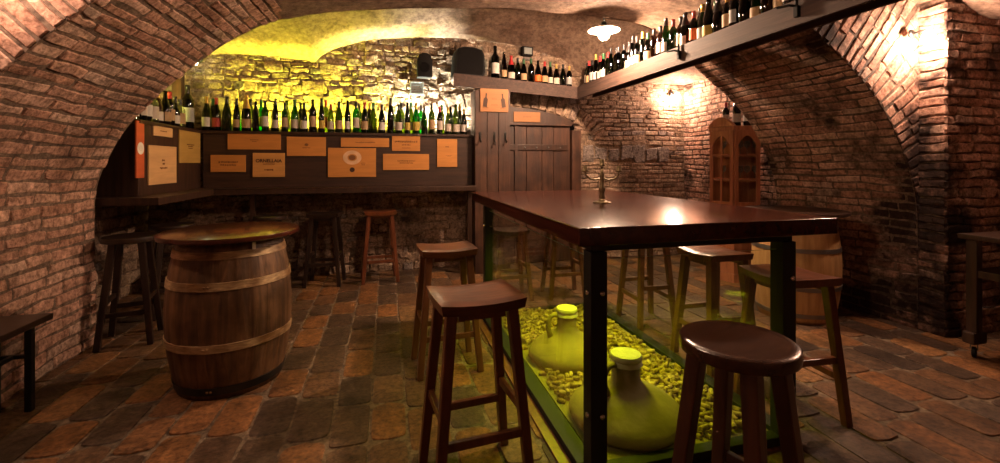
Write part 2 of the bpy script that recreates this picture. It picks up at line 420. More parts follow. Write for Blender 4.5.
# back wall of rubble, with the door opening; its lower half shows under the bar
BY = 5.72; DX0, DX1, DZ = 1.30, 2.62, 2.06
def arch_top(X): return 1.50+0.60*ell(X-1.58, 1.28)
def in_door(X, z): return DX0 < X < DX1 and z < arch_top(X)
bw = Wall(21)
def bmap(s, t): return Vector((-2.65+s, BY, t)), Vector((0, -1, 0))
bw.grid(lambda u, v: Vector((-2.65+u*7.1, BY+.005+.02*noise.noise(Vector((u*20, v*9, 0))), v*3.1)), 70, 40, 1, lambda u, v: not in_door(-2.65+u*7.1, v*3.1))
def k_up(s, t): return not (DX0-.02 < s-2.65 < DX1+.02 and t < arch_top(s-2.65)+.20) and s-2.65 < 2.62
def k_rt(s, t): return s-2.65 >= 2.62
bw.courses(bmap, 7.05, 3.0, .072, .14, .011, .006, k_up, .45, .65, 3.0)
for k in range(230):
    a_, b_ = bw.g.uniform(0, 5.2), bw.g.uniform(.05, 2.7); l_, h_ = bw.g.uniform(.10, .26), bw.g.uniform(.08, .15)
    if k_up(a_, b_) and k_up(a_+l_, b_) and k_up(a_+l_/2, b_+h_) and k_up(a_+l_/2, b_-.1): bw.brick(bmap, a_, a_+l_, b_, b_+h_, bw.g.uniform(.010, .020), 2.0)
bw.courses(bmap, 7.05, 2.75, .058, .19, .009, .005, lambda s, t: k_rt(s, t) and not (1.35 < t < 1.62 and s < 6.6), .2, .45, 1.3)
for k in range(7):                         # a band of big field stones
    a = 5.30+k*.20; bw.brick(bmap, a, a+.185, 1.37+.03*(k % 2), 1.60-.02*(k % 3), .014, 2.5, 0, 1.0)
for k in range(26):                        # brick arch over the door
    th = math.radians(160-k*5.6)
    def vm(s, t, th=th):
        a = th-t; r0 = Vector((1.58+1.29*math.cos(a), 1.50+.61*math.sin(a)))
        n = Vector((math.cos(a)*.61, math.sin(a)*1.29)).normalized()
        return Vector((r0.x+n.x*s, BY, r0.y+n.y*s)), Vector((0, -1, 0))
    bw.brick(vm, 0.0, .21, 0, .085, .022)
bw.build('wall_back', [M_stone, M_mortar2])

# right wall of the back bay, left wall of the alcove, walls of the near bay
rw = Wall(31)
def rmap(s, t): return Vector((4.30, YB+s, t)), Vector((-1, 0, 0))
rw.grid(lambda u, v: Vector((4.30, YB-.05+u*1.85, v*2.8)), 16, 20, 1)
rw.courses(rmap, BY-YB, 2.7, .062, .2, .009, .005, None, .25, .45, 1.5)
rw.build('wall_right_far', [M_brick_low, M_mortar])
lw = Wall(32)
def lmap(s, t): return Vector((-2.55, YB+s, t)), Vector((1, 0, 0))
lw.grid(lambda u, v: Vector((-2.55, YB-.05+u*1.85, v*2.9)), 16, 20, 1)
lw.courses(lmap, BY-YB, 2.8, .085, .22, .03, .014, None, .3, .4, 1.3)
lw.build('wall_left_far', [M_stone, M_mortar])
nw = Wall(33); PY = 2.46; PX = 4.185
def nmap(s, t): return Vector((PX+s, PY, t)), Vector((0, -1, 0))
def pmap(s, t): return Vector((PX, YF-s, t)), Vector((-1, 0, 0))
nw.grid(lambda u, v: Vector((PX+.012+u*.9, PY+.012, v*2.8)), 8, 16, 1)
nw.grid(lambda u, v: Vector((PX+.012, PY+.012+u*.22, v*2.8)), 4, 16, 1)
nw.grid(lambda u, v: Vector((5.0, -2.5+u*5.0, v*2.8)), 30, 16, 0)
g_ = nw.g; t_ = 0
while t_ < 2.6:
    h_ = .066*g_.uniform(.85, 1.15)
    nw.brick(pmap, 0, YF-PY+.004, t_, t_+h_, g_.uniform(.001, .006), 1.8)
    x_ = -g_.random()*.2
    while x_ < .85:
        l_ = g_.uniform(.15, .3); a_ = max(x_, -.008)
        if x_+l_-a_ > .05: nw.brick(nmap, a_, x_+l_, t_, t_+h_, g_.uniform(.001, .009), 2.2)
        x_ += l_+.005
    t_ += h_+.008
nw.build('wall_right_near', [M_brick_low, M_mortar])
vw = Wall(34)
vw.grid(lambda u, v: Vector((-2.62, -2.5+u*5.15, v*2.8)), 30, 16, 0)
vw.build('wall_left_near', [M_brick])
fw = Wall(35)
fw.grid(lambda u, v: Vector((-2.62+u*7.7, -2.5, v*3.3)), 30, 16, 0)
fw.build('wall_front', [M_brick])

# floor: worn rounded clay pavers laid lengthwise in staggered columns
fl = Wall(41)
fl.grid(lambda u, v: Vector((-2.65+u*7.75, -2.5+v*8.3, -.007+.002*noise.noise(Vector((u*60, v*60, 0))))), 60, 60, 1)
x = -2.6; col = 0
while x < 4.95:
    wdt = fl.g.uniform(.185, .215); y = -0.3-fl.g.random()*.4
    while y < 5.7:
        ln = fl.g.uniform(.30, .43); b = len(fl.v); rn = fl.g.random(); cx, cy = x+wdt/2, y+ln/2
        hx, hy = wdt/2-.007, ln/2-.004; hz = fl.g.uniform(-.0015, .0015); tx, ty = fl.g.uniform(-.004, .004), fl.g.uniform(-.006, .006)
        n = 32; bow = fl.g.uniform(.2, 1); sk = fl.g.uniform(-.012, .012)
        for ring, (sc_, z) in enumerate(((1.0, -.005), (.98, -.001), (.92, 0), (.5, .0005))):
            for k in range(n):
                a = 2*PI*k/n; c_, s_ = math.cos(a), math.sin(a)
                px = math.copysign(abs(c_)**(2/11), c_); py = math.copysign(abs(s_)**(2/11), s_)
                px_, py_ = px*hx*sc_, py*(hy-.045*bow*(1 if py > 0 else .5)*abs(px)**2)*sc_
                w_ = .004*noise.noise(Vector((cx+px_*6, cy+py_*6, ring*0)))
                fl.v.append(Vector((cx+px_+w_+sk*py*.4, cy+py_+w_, z+hz+(tx*px+ty*py)*.35*(ring > 0)+.002*noise.noise(Vector((cx*9+px*2, cy*9+py*2, 3)))))); fl.r.append(rn)
        for ring in range(3):
            for k in range(n):
                q = b+ring*n; fl.f.append((q+k, q+(k+1) % n, q+n+(k+1) % n, q+n+k)); fl.mi.append(0)
        fl.v.append(Vector((cx, cy, .003+hz))); fl.r.append(rn)
        for k in range(n): fl.f.append((b+3*n+k, b+3*n+(k+1) % n, b+4*n)); fl.mi.append(0)
        y += ln
    x += wdt
fl.build('floor', [M_tile, M_grout])

# ---------------------------------------------------------------- door, in the arched opening
dr = bpy.data.objects.new('door_1', None); C.objects.link(dr); dr['kind'] = 'structure'; dr.location = (0, 0, 0)
dy = BY-.02
bm = NB()
for i, (a, b) in enumerate([(1.32, 1.50), (1.505, 1.70), (1.705, 1.83), (1.835, 2.05), (2.055, 2.22), (2.225, 2.46)]):
    bx(bm, (a, dy, .01), (b, dy+.03, 1.85), .004)
obj('planks', bm, W_plank, dr)
bm = NB(); bx(bm, (1.66, dy-.025, .01), (1.70, dy, 1.85), .004); obj('stile', bm, W_plank, dr)
bm = NB(); bx(bm, (1.36, dy-.022, 1.52), (2.42, dy, 1.60), .004); obj('strap', bm, W_dark, dr)
for k in range(4):
    bm = NB(); lathe(bm, [(0, .01), (.008, .008), (.011, 0)], 10); o = obj('stud', bm, M_grey, dr, True); o.location = (1.8+k*.17, dy-.022, 1.56); o.rotation_euler = (PI/2, 0, 0)
tr = bpy.data.objects.new('trim_1', None); C.objects.link(tr); tr['kind'] = 'structure'
bm = NB(); bx(bm, (2.47, dy-.06, 0), (2.60, dy+.05, 1.80), .006); obj('jamb', bm, W_plank, tr)
bm = NB(); bx(bm, (1.30, dy-.05, 1.855), (2.47, dy+.03, 1.885), .004); obj('rail', bm, W_plank, tr)
bm = NB(); prism(bm, [(1.30, 1.887)]+[(2.58, 1.887)]+[(2.58-1.28*k/20, max(arch_top(2.58-1.28*k/20)-.005, 1.89)) for k in range(21)], dy-.02, dy+.03)
obj('transom_board', bm, W_plank, tr)

# ---------------------------------------------------------------- printed boards from wine crates
def strokes(bm, cx, cz, w, h, rows, seed):
    """rows of small illegible printed strokes, drawn on the X-z plane"""
    g = random.Random(seed); bm = bm.new()
    for r in range(rows):
        z = cz+(rows-1)/2*h*1.5-r*h*1.5; ww = w*(1 if r == 0 else g.uniform(.5, .8)); x = cx-ww/2
        while x < cx+ww/2:
            l = g.uniform(.5, 1.1)*h
            bx(bm, (x, -.0012, z-h*g.uniform(.25, .5)), (min(x+l*.65, cx+ww/2+.001), 0, z+h*g.uniform(.25, .5))); x += l
    return bm
def text(name, s, w, loc, mat, parent, bold=0.0):
    cu = bpy.data.curves.new(name, 'FONT'); cu.body = s; cu.align_x = 'CENTER'; cu.align_y = 'CENTER'; cu.extrude = .0006; cu.offset = bold
    cu.materials.append(mat); o = bpy.data.objects.new(name, cu); C.objects.link(o); o.parent = parent
    bpy.context.view_layer.update(); k = w/max(o.dimensions.x, 1e-4)
    me = bpy.data.meshes.new_from_object(o.evaluated_get(bpy.context.evaluated_depsgraph_get()))
    for v in me.vertices: v.co *= k
    bpy.data.objects.remove(o); o = bpy.data.objects.new(name, me); C.objects.link(o); o.parent = parent
    o.location = loc; o.rotation_euler = (PI/2, 0, 0); return o
def ringmark(bm, cx, cz, r0, r1, n=24, sx=1.0):
    bm = bm.new()
    a = [bm.verts.new((cx+r1*sx*math.cos(2*PI*k/n), -.0012, cz+r1*math.sin(2*PI*k/n))) for k in range(n)]
    if r0 <= 0: bm.faces.new(a); return bm
    b = [bm.verts.new((cx+r0*sx*math.cos(2*PI*k/n), -.0012, cz+r0*math.sin(2*PI*k/n))) for k in range(n)]
    for k in range(n): bm.faces.new((a[k], a[(k+1) % n], b[(k+1) % n], b[k]))
    return bm
PYL = 5.40          # front of the long bar panel
PXL = -1.93         # front of the short left panel
def board(rect, mat, label, plane='Y', at=PYL, name='crate_board'):
    x0, y0, x1, y1 = rect
    if plane == 'Y':
        (a, zt), (b, _) = onY(x0, y0, at), onY(x1, y0, at); zb = onY((x0+x1)/2, y1, at)[1]; zt = onY((x0+x1)/2, y0, at)[1]
        o_loc = ((a+b)/2, at-.0015, (zt+zb)/2); rz = 0
    else:
        (a, zt), (b, _) = onX(x0, y0, at), onX(x1, y0, at); zb = onX((x0+x1)/2, y1, at)[1]; zt = onX((x0+x1)/2, y0, at)[1]
        o_loc = (at+.0015, (a+b)/2, (zt+zb)/2); rz = PI/2
    w, h = abs(b-a), zt-zb
    bm = NB(); bx(bm, (-w/2, -.012, -h/2), (w/2, 0, h/2), .0025)
    o = obj(name, bm, mat); o.location = o_loc; o.rotation_euler = (0, 0, rz)
    tag(o, label, 'wooden sign', 'crate boards on the bar front')
    return o, w, h
class Pen:
    def __init__(s): s.out = []
    def new(s): b = NB(); s.out.append(b); return b
def marks(o, fn, mat=None, name='print'):
    pen = Pen(); fn(pen)
    for b in pen.out:
        p = obj(name, b, mat or M_ink, o); p.location = (0, -.0125, 0)

o, w, h = board((228, 132, 281, 149.5), K_or, 'long orange crate board, upper left of the long bar front'); marks(o, lambda b: strokes(b, 0, 0, w*.16, .012, 2, 1))
o, w, h = board((211, 155, 246, 172), K_or, 'orange crate board with script print, lowest at the left bend of the bar'); marks(o, lambda b: strokes(b, 0, 0, w*.55, .022, 2, 2))
o, w, h = board((253, 153, 285, 177), K_ye, 'squarish honey crate board printed with a row of dark capitals'); text('lettering', 'ORNELLAIA', w*.82, (0, -.013, h*.17), M_inkd, o, .03)
marks(o, lambda b: (strokes(b, 0, h*.04, w*.36, .014, 1, 3), strokes(b, 0, -h*.2, w*.27, .022, 1, 4)))
o, w, h = board((287, 137, 326, 156), K_or, 'plain orange crate board with small crest, right of the capitals board'); marks(o, lambda b: (ringmark(b, 0, .02, 0, .016, 8, 1.3), strokes(b, 0, -.015, w*.2, .012, 1, 5)))
o, w, h = board((328, 148, 376, 177), K_or, 'biggest crate board with pale ring emblem and dark round seal')
marks(o, lambda b: ringmark(b, 0, h*.17, .042, .082, 24, 1.25), M_inkp, 'emblem'); marks(o, lambda b: (ringmark(b, 0, h*.17, 0, .03, 20, 1.3), strokes(b, w*.23, -h*.05, .05, .012, 2, 6)))
marks(o, lambda b: ringmark(b, 0, -h*.25, 0, .028), M_inkd, 'seal')
o, w, h = board((341, 138, 389, 147), K_or, 'narrow flat orange crate board above the ring emblem board'); marks(o, lambda b: strokes(b, 0, 0, w*.4, .015, 1, 7))
o, w, h = board((392, 136, 420, 151), K_or, 'small orange crate board with dark band of script near bar top'); marks(o, lambda b: (strokes(b, 0, h*.12, w*.8, .024, 1, 8), strokes(b, 0, -h*.1, w*.3, .02, 1, 9), strokes(b, 0, -h*.3, w*.3, .01, 1, 29)))
o, w, h = board((383, 154, 429, 170), K_or, 'wide orange crate board low on the bar, right of ring emblem board'); marks(o, lambda b: strokes(b, 0, 0, w*.38, .016, 2, 10))
o, w, h = board((437, 139, 457, 167), K_or, 'upright orange crate board, rightmost on the bar beside the pillar'); marks(o, lambda b: (strokes(b, 0, h*.22, w*.16, .02, 1, 11), strokes(b, .02, -h*.1, w*.3, .006, 2, 12)))
o, w, h = board((134.5, 121, 142.5, 178), K_re, 'tall narrow red orange board with round emblem at left bar end', 'X', PXL); marks(o, lambda b: ringmark(b, 0, h*.02, .02, w*.42), M_white, 'emblem'); marks(o, lambda b: ringmark(b, 0, h*.02, 0, .019), M_white)
o, w, h = board((152, 126, 171, 136.5), K_pa, 'small pale crate board above the big pale board on left wing', 'X', PXL); marks(o, lambda b: strokes(b, 0, 0, w*.35, .010, 1, 13))
o, w, h = board((147, 146, 175, 184), K_pa, 'large pale crate board with small crest on left wing', 'X', PXL); marks(o, lambda b: (strokes(b, 0, h*.08, w*.1, .02, 2, 14), strokes(b, 0, -h*.08, w*.26, .018, 1, 15)))
o, w, h = board((178, 130, 199, 163), K_ol, 'olive yellow crate board nearest the bend on left wing', 'X', PXL); marks(o, lambda b: strokes(b, 0, 0, w*.35, .012, 3, 16))

# ---------------------------------------------------------------- the bar
bar_t = thing('wine_bar', 'long dark wooden wall bar with ledge, crate boards and bottles along its top', 'bar counter', (0, 0, 0))
BT = 1.70; LZ = 1.08
bm = NB(); bx(bm, (-1.90, PYL, LZ), (1.03, PYL+.025, BT-.03), .004); obj('front_panel', bm, W_bar, bar_t)
bm = NB()
bx(bm, (-2.42, 4.18, LZ), (PXL, 4.205, BT-.03), .004); obj('end_panel', bm, W_dark, bar_t)
bm = NB(); bx(bm, (PXL-.025, 4.206, LZ), (PXL, PYL+.02, BT-.03), .004); obj('side_panel', bm, W_dark, bar_t)
bm = NB(); prism(bm, [(-2.5, 4.17), (PXL+.02, 4.17), (PXL+.02, PYL-.02), (1.04, PYL-.02), (1.04, 5.66), (-2.5, 5.66)], BT-.03, BT, 'Z', .005)
obj('bar_top', bm, W_dark, bar_t)
bm = NB(); prism(bm, [(-2.4, 4.02), (-1.72, 4.02), (-1.72, 5.16), (1.045, 5.16), (1.045, PYL+.02), (-2.4, PYL+.02)], LZ-.06, LZ, 'Z', .008)
obj('ledge', bm, W_dark, bar_t)
for xx in (-1.39, .98):
    bm = NB(); bar(bm, (xx, 5.30, LZ-.06), (xx, 5.30, 0), .05); obj('leg', bm, W_dark, bar_t)
# the pillar cupboard next to the bar
pc = thing('coat_hook_panel', 'tall plank clad pillar with coat hooks between bar and door', 'coat rack', (1.27, 5.45, 0))
bm = NB()
for a, b in ((-.22, -.075), (-.07, .07), (.075, .22)): bx(bm, (a, -.15, 0), (b, -.125, 2.24), .004)
obj('front_boards', bm, W_plank, pc)
bm = NB(); bx(bm, (-.22, -.124, 0), (-.2, .15, 2.24), .003); bx(bm, (.2, -.124, 0), (.22, .15, 2.24), .003); bx(bm, (-.199, .13, 0), (.199, .15, 2.24), .003)
obj('carcass', bm, W_plank, pc)
for xx, ln in ((-.16, .10), (.02, .13), (.16, .10)):
    bm = NB(); tube(bm, [(xx, -.152, 1.70), (xx, -.165, 1.70-ln*.6), (xx, -.20, 1.70-ln), (xx, -.212, 1.70-ln*.75)], .008, 8); bx(bm, (xx-.014, -.157, 1.64), (xx+.014, -.149, 1.73), .002)
    obj('hook', bm, M_iron, pc)
def bottle_icon(b, cx, cz, s, tilt):
    b = b.new()
    pts = [(-.3, -1), (.3, -1), (.3, .15), (.1, .4), (.1, 1), (-.1, 1), (-.1, .4), (-.3, .15)]
    b.faces.new([b.verts.new((cx+(p*math.cos(tilt)-q*math.sin(tilt))*s, -.0012, cz+(p*math.sin(tilt)+q*math.cos(tilt))*s)) for p, q in pts])
o, w, h = board((480, 89, 508, 112), K_br, 'orange board with two dark bottle drawings on the plank pillar', 'Y', 5.2985)
marks(o, lambda b: (bottle_icon(b, -w*.31, 0, h*.3, -.12), bottle_icon(b, w*.31, 0, h*.3, .12)), M_inkd, 'bottle_drawing'); marks(o, lambda b: ( strokes(b, -w*.31, -h*.33, w*.2, .015, 1, 17), strokes(b, w*.31, -h*.33, w*.2, .015, 1, 18), strokes(b, 0, h*.06, w*.18, .014, 1, 19), strokes(b, 0, -h*.2, w*.22, .012, 1, 20)))
o, w, h = board((513.5, 112, 540, 122), K_br, 'small orange board nailed over the plank door', 'Y', dy-.022)
marks(o, lambda b: strokes(b, 0, 0, w*.3, .012, 1, 21))

# ---------------------------------------------------------------- high bottle shelf, bent round the corner
SH = thing('bottle_shelf', 'high wooden bottle shelf running from the bar pillar towards the viewer', 'shelf', (0, 0, 0))
SX, SZ0, SZ1 = 2.45, 2.19, 2.345
bm = NB()
def zsh(X): return .10*min(max((2.45-X)/1.5, 0), 1)
def slab(bm, P, z0, z1):
    vs = [bm.verts.new((p[0], p[1], z0+zsh(p[0]))) for p in P]+[bm.verts.new((p[0], p[1], z1+zsh(p[0]))) for p in P]; n = len(P)
    bm.faces.new([vs[i] for i in range(n)][::-1]); bm.faces.new(vs[n:])
    for k in range(n): bm.faces.new((vs[k], vs[(k+1) % n], vs[n+(k+1) % n], vs[n+k]))
slab(bm, [(.80, 5.40), (2.45, 5.40), (2.45, 1.2), (2.68, 1.2), (2.68, 5.67), (.80, 5.67)], SZ1-.045, SZ1-.012)
obj('shelf_board', bm, W_shelf, SH)
bm = NB(); slab(bm, [(.80, 5.375), (2.425, 5.375), (2.425, 5.40), (.80, 5.40)], SZ0, SZ1); obj('fascia', bm, W_shelf, SH)
bm = NB(); slab(bm, [(2.425, 1.2), (2.45, 1.2), (2.45, 5.40), (2.425, 5.40)], SZ0, SZ1); obj('fascia', bm, W_shelf, SH)
bm = NB(); slab(bm, [(2.655, 1.2), (2.68, 1.2), (2.68, 5.40), (2.655, 5.40)], SZ0+.03, SZ1-.046); obj('rear_batten', bm, W_shelf, SH)
for y in (3.28, 2.16):
    bm = NB(); tube(bm, [(2.41, y, 2.24), (2.41, y, 2.36)], .009, 8); tube(bm, [(2.428, y, 2.30), (2.38, y+.02, 2.31), (2.36, y+.09, 2.315)], .008, 8)
    bx(bm, (2.40, y-.015, 2.235), (2.426, y+.015, 2.30), .003); obj('hook', bm, M_plastic, SH)

# ---------------------------------------------------------------- bottles
SHAPES = {
 'bordeaux': [(0, .0), (.033, 0), (.037, .004), (.037, .185), (.0355, .200), (.028, .216), (.018, .232), (.0145, .246), (.014, .280), (.0158, .282), (.0158, .296), (.013, .30), (0, .30)],
 'burgundy': [(0, .0), (.036, 0), (.041, .005), (.041, .135), (.039, .16), (.032, .19), (.022, .222), (.016, .245), (.0145, .26), (.0143, .282), (.016, .284), (.016, .298), (0, .30)],
 'champagne': [(0, .0), (.039, 0), (.045, .006), (.045, .13), (.043, .16), (.035, .20), (.024, .24), (.017, .265), (.0155, .285), (.018, .288), (.018, .305), (.0155, .312), (0, .315)],
 'hock': [(0, .0), (.032, 0), (.036, .004), (.036, .14), (.034, .175), (.028, .22), (.020, .265), (.0148, .30), (.014, .32), (.0155, .322), (.0155, .335), (0, .338)],
 'spirit': [(0, .0), (.036, 0), (.041, .004), (.041, .15), (.038, .168), (.024, .186), (.016, .196), (.0145, .225), (.018, .227), (.018, .255), (0, .257)],
}
GL = {'green': glassy('green_bottle_glass', (0.03, 0.10, 0.012), .8), 'olive': glassy('olive_bottle_glass', (0.13, 0.16, 0.015), .8),
      'dark': glassy('black_bottle_glass', (0.012, 0.02, 0.008), .5), 'brown': glassy('brown_bottle_glass', (0.09, 0.035, 0.01), .6),
      'clear': glassy('clear_bottle_glass', (0.40, 0.39, 0.32), .9), 'bright green': glassy('bright_green_bottle_glass', (0.02, 0.22, 0.03), .8)}
LB = {'cream': flat('cream_label_paper', (0.48, 0.40, 0.33), .7), 'white': flat('white_label_paper', (0.58, 0.53, 0.48), .7), 'yellow': flat('yellow_label_paper', (0.45, 0.31, 0.05), .7),
      'orange': flat('orange_label_paper', (0.75, 0.14, 0.02), .7), 'red': flat('red_label_paper', (0.35, 0.03, 0.02), .7), 'tan': flat('tan_label_paper', (0.38, 0.24, 0.12), .7), 'grey': flat('grey_label_paper', (0.3, 0.29, 0.28), .7)}
FO = {'black': flat('black_foil', (.015, .012, .012), .3), 'red': flat('red_foil', (.32, .02, .02), .35), 'gold': flat('gold_foil', (.55, .36, .1), .3, .7), 'green': flat('green_foil', (.02, .09, .03), .35), 'cream': flat('cream_foil', (.6, .5, .4), .4)}
SPAN = {'bordeaux': (.05, .145), 'burgundy': (.035, .115), 'champagne': (.03, .105), 'hock': (.04, .12), 'spirit': (.035, .13)}
_mc = {}
def part_mesh(kind, key, mat):
    k = (kind, key, mat.name)
    if k in _mc: return _mc[k]
    P = SHAPES[key]; bm = NB()
    if kind == 'body': lathe(bm, P, 18)
    elif kind == 'foil':
        zt = P[-1][1]; zs = zt*(.62 if key == 'champagne' else .79)
        def rad(z):
            for (r0, z0), (r1, z1) in zip(P, P[1:]):
                if z0 <= z <= z1 and z1 > z0: return r0+(r1-r0)*(z-z0)/(z1-z0)
            return P[-2][0]
        pr = [(rad(zs)+.0004, zs)]+[(r+.0009, z) for r, z in P if z > zs and r > 0]+[(0, zt+.001)]
        lathe(bm, pr, 14)
    else:
        z0, z1 = SPAN[key]; r = max(p[0] for p in P)+.0008; n = 12
        vs = [[bm.verts.new((r*math.sin(a), -r*math.cos(a), z)) for a in [math.radians(-78+156*k/n) for k in range(n+1)]] for z in (z0, z1)]
        for k in range(n): bm.faces.new((vs[0][k], vs[0][k+1], vs[1][k+1], vs[1][k]))
        # a printed block across the label
    bmesh.ops.recalc_face_normals(bm, faces=bm.faces) if kind != 'label' else None
    me = bpy.data.meshes.new({'body': 'wine_bottle', 'foil': 'foil_capsule', 'label': 'paper_label'}[kind]); bm.to_mesh(me); bm.free()
    me.materials.append(mat); me.polygons.foreach_set('use_smooth', [True]*len(me.polygons)); me.set_sharp_from_angle(angle=math.radians(50))
    _mc[k] = me; return me
def bottle(x, y, z, face_ang, shape, glass, label, foil, text_, group, s=1.0, sq=1.0):
    o = bpy.data.objects.new('wine_bottle', part_mesh('body', shape, GL[glass])); C.objects.link(o)
    o.location = (x, y, z); o.rotation_euler = (0, 0, face_ang); o.scale = (s*sq, s*sq, s)
    tag(o, text_, 'bottle', group)
    if label:
        c = bpy.data.objects.new('paper_label', part_mesh('label', shape, LB[label])); C.objects.link(c); c.parent = o
    if foil:
        c = bpy.data.objects.new('foil_capsule', part_mesh('foil', shape, FO[foil])); C.objects.link(c); c.parent = o
    return o
ORD = ['first', 'second', 'third', 'fourth', 'fifth', 'sixth', 'seventh', 'eighth', 'ninth', 'tenth', 'eleventh', 'twelfth', 'thirteenth', 'fourteenth', 'fifteenth', 'sixteenth', 'seventeenth', 'eighteenth', 'nineteenth', 'twentieth']
TENS = {2: 'twenty', 3: 'thirty', 4: 'forty'}
def ordw(i):
    n = i+1
    if n <= 20: return ORD[n-1]
    if n % 10 == 0: return {3: 'thirtieth', 4: 'fortieth'}[n//10]
    return TENS[n//10]+'-'+ORD[n % 10-1]
def desc(glass, label, foil): return f"{glass if glass!='dark' else 'near-black'} bottle" + (f" with {label} label" if label else " without label")
g = random.Random(99)
LBS = [['cream', 'white', 'cream', 'white', 'tan', 'grey', 'cream', 'tan', 'yellow', 'red', None, None], ['cream', 'white', 'tan', 'grey', 'cream', 'grey', 'tan', None, None, None, None]]
def pick(g, glasses, k=0):
    sh = g.choice(['bordeaux', 'bordeaux', 'burgundy', 'burgundy', 'champagne', 'hock'])
    return sh, g.choice(glasses), g.choice(LBS[k]), g.choice(['black', 'black', 'black', 'red', 'gold', 'green', None])
# front row on the long bar
i = 0; x = -1.885
while x < .985:
    sh, gl, lb, fo = pick(g, ['green', 'dark', 'dark', 'green', 'dark', 'dark', 'olive', 'bright green'])
    bottle(x, 5.465+g.uniform(-.012, .012), BT, g.uniform(-.35, .35), sh, gl, lb, fo, f"{desc(gl, lb, fo)}, {ordw(i)} from left along the long bar top", 'bottles along the bar top', g.uniform(1.08, 1.3), .85)
    x += g.uniform(.091, .104); i += 1
# a second row behind
i = 0; x = -1.86
while x < .97:
    sh, gl, lb, fo = pick(g, ['green', 'olive', 'dark', 'dark', 'bright green', 'dark'])
    bottle(x, 5.567+g.uniform(-.005, .005), BT, g.uniform(-.5, .5), sh, gl, lb, fo, f"{desc(gl, lb, fo)} at the back of bar top, {ordw(i)} from left there", 'bottles at the back of the bar top', g.uniform(1.1, 1.32), .85)
    x += g.uniform(.105, .15); i += 1
# short left wing
i = 0; y = 4.27
while y < 5.20:
    sh, gl, lb, fo = pick(g, ['clear', 'clear', 'dark', 'brown', 'dark'])
    if gl == 'clear': sh = g.choice(['spirit', 'hock', 'spirit'])
    bottle(-2.00+g.uniform(-.01, .01), y, BT, PI/2+g.uniform(-.35, .35), sh, gl, lb, fo, f"{desc(gl, lb, fo)} on the left wing of bar, {ordw(i)} from its end", 'bottles on the left wing of the bar', g.uniform(1.0, 1.18))
    y += g.uniform(.098, .115); i += 1
bottle(-2.01, 5.31, BT, .8, 'bordeaux', 'dark', 'grey', 'black', 'tallest near-black magnum bottle at the bend of the bar top', 'bottles on the left wing of the bar', 1.55)
tc_ = NB(); bx(tc_, (-.045, -.045, 0), (.045, .045, .62), .004); tcb = obj('wooden_case', tc_, W_plank); tcb.location = (-2.15, 5.45, BT+.001)
tag(tcb, 'tall narrow brown wooden case standing at the bend of the bar top', 'case')
lidb = NB(); bx(lidb, (-.05, -.05, .621), (.05, .05, .64), .003); obj('lid', lidb, W_dark, tcb)
# shelf over the door
i = 0; x = 1.34
while x < 2.40:
    sh, gl, lb, fo = pick(g, ['dark', 'dark', 'green', 'brown', 'dark'], 1)
    s = 1.42 if i == 0 else g.uniform(.93, 1.08)
    if i == 0: sh, gl, lb = 'bordeaux', 'dark', 'white'
    if i == 6: lb = 'orange'
    zz = SZ1-.012+zsh(x)
    bottle(x, 5.47+g.uniform(-.015, .02), zz, g.uniform(-.3, .3), sh, gl, lb, fo, ('big near-black magnum with white label beside the speaker on the shelf' if i == 0 else f"{desc(gl, lb, fo)}, {ordw(i)} from left on the shelf over the door"), 'bottles on the shelf over the door', s)
    x += g.uniform(.082, .098)+(.03 if i == 0 else 0); i += 1
# the long shelf towards the viewer
i = 0; y = 5.27
while y > 2.0:
    sh, gl, lb, fo = pick(g, ['dark', 'dark', 'dark', 'brown', 'green'], 1)
    if abs(y-3.2) < .045: sh, gl, lb, fo = 'bordeaux', 'dark', 'orange', 'red'
    if abs(y-3.02) < .05: lb = 'yellow'
    bottle(2.51+g.uniform(-.012, .012), y, SZ1-.012, -PI/2+g.uniform(-.4, .3), sh, gl, lb, fo, f"{desc(gl, lb, fo)} on the long high shelf, {ordw(i)} from its far corner", 'bottles on the long high shelf', g.uniform(.97, 1.07))
    y -= g.uniform(.086, .102); i += 1

i = 0; y = 5.20
while y > 2.2:
    sh, gl, lb, fo = pick(g, ['dark', 'dark', 'brown', 'dark'], 1)
    bottle(2.605+g.uniform(-.006, .006), y, SZ1-.012, -PI/2+g.uniform(-.4, .3), sh, gl, lb, fo, f"{desc(gl, lb, fo)} behind on the long high shelf, {ordw(i)} from far end", 'bottles at the rear of the long high shelf', g.uniform(1.0, 1.1))
    y -= g.uniform(.12, .2); i += 1

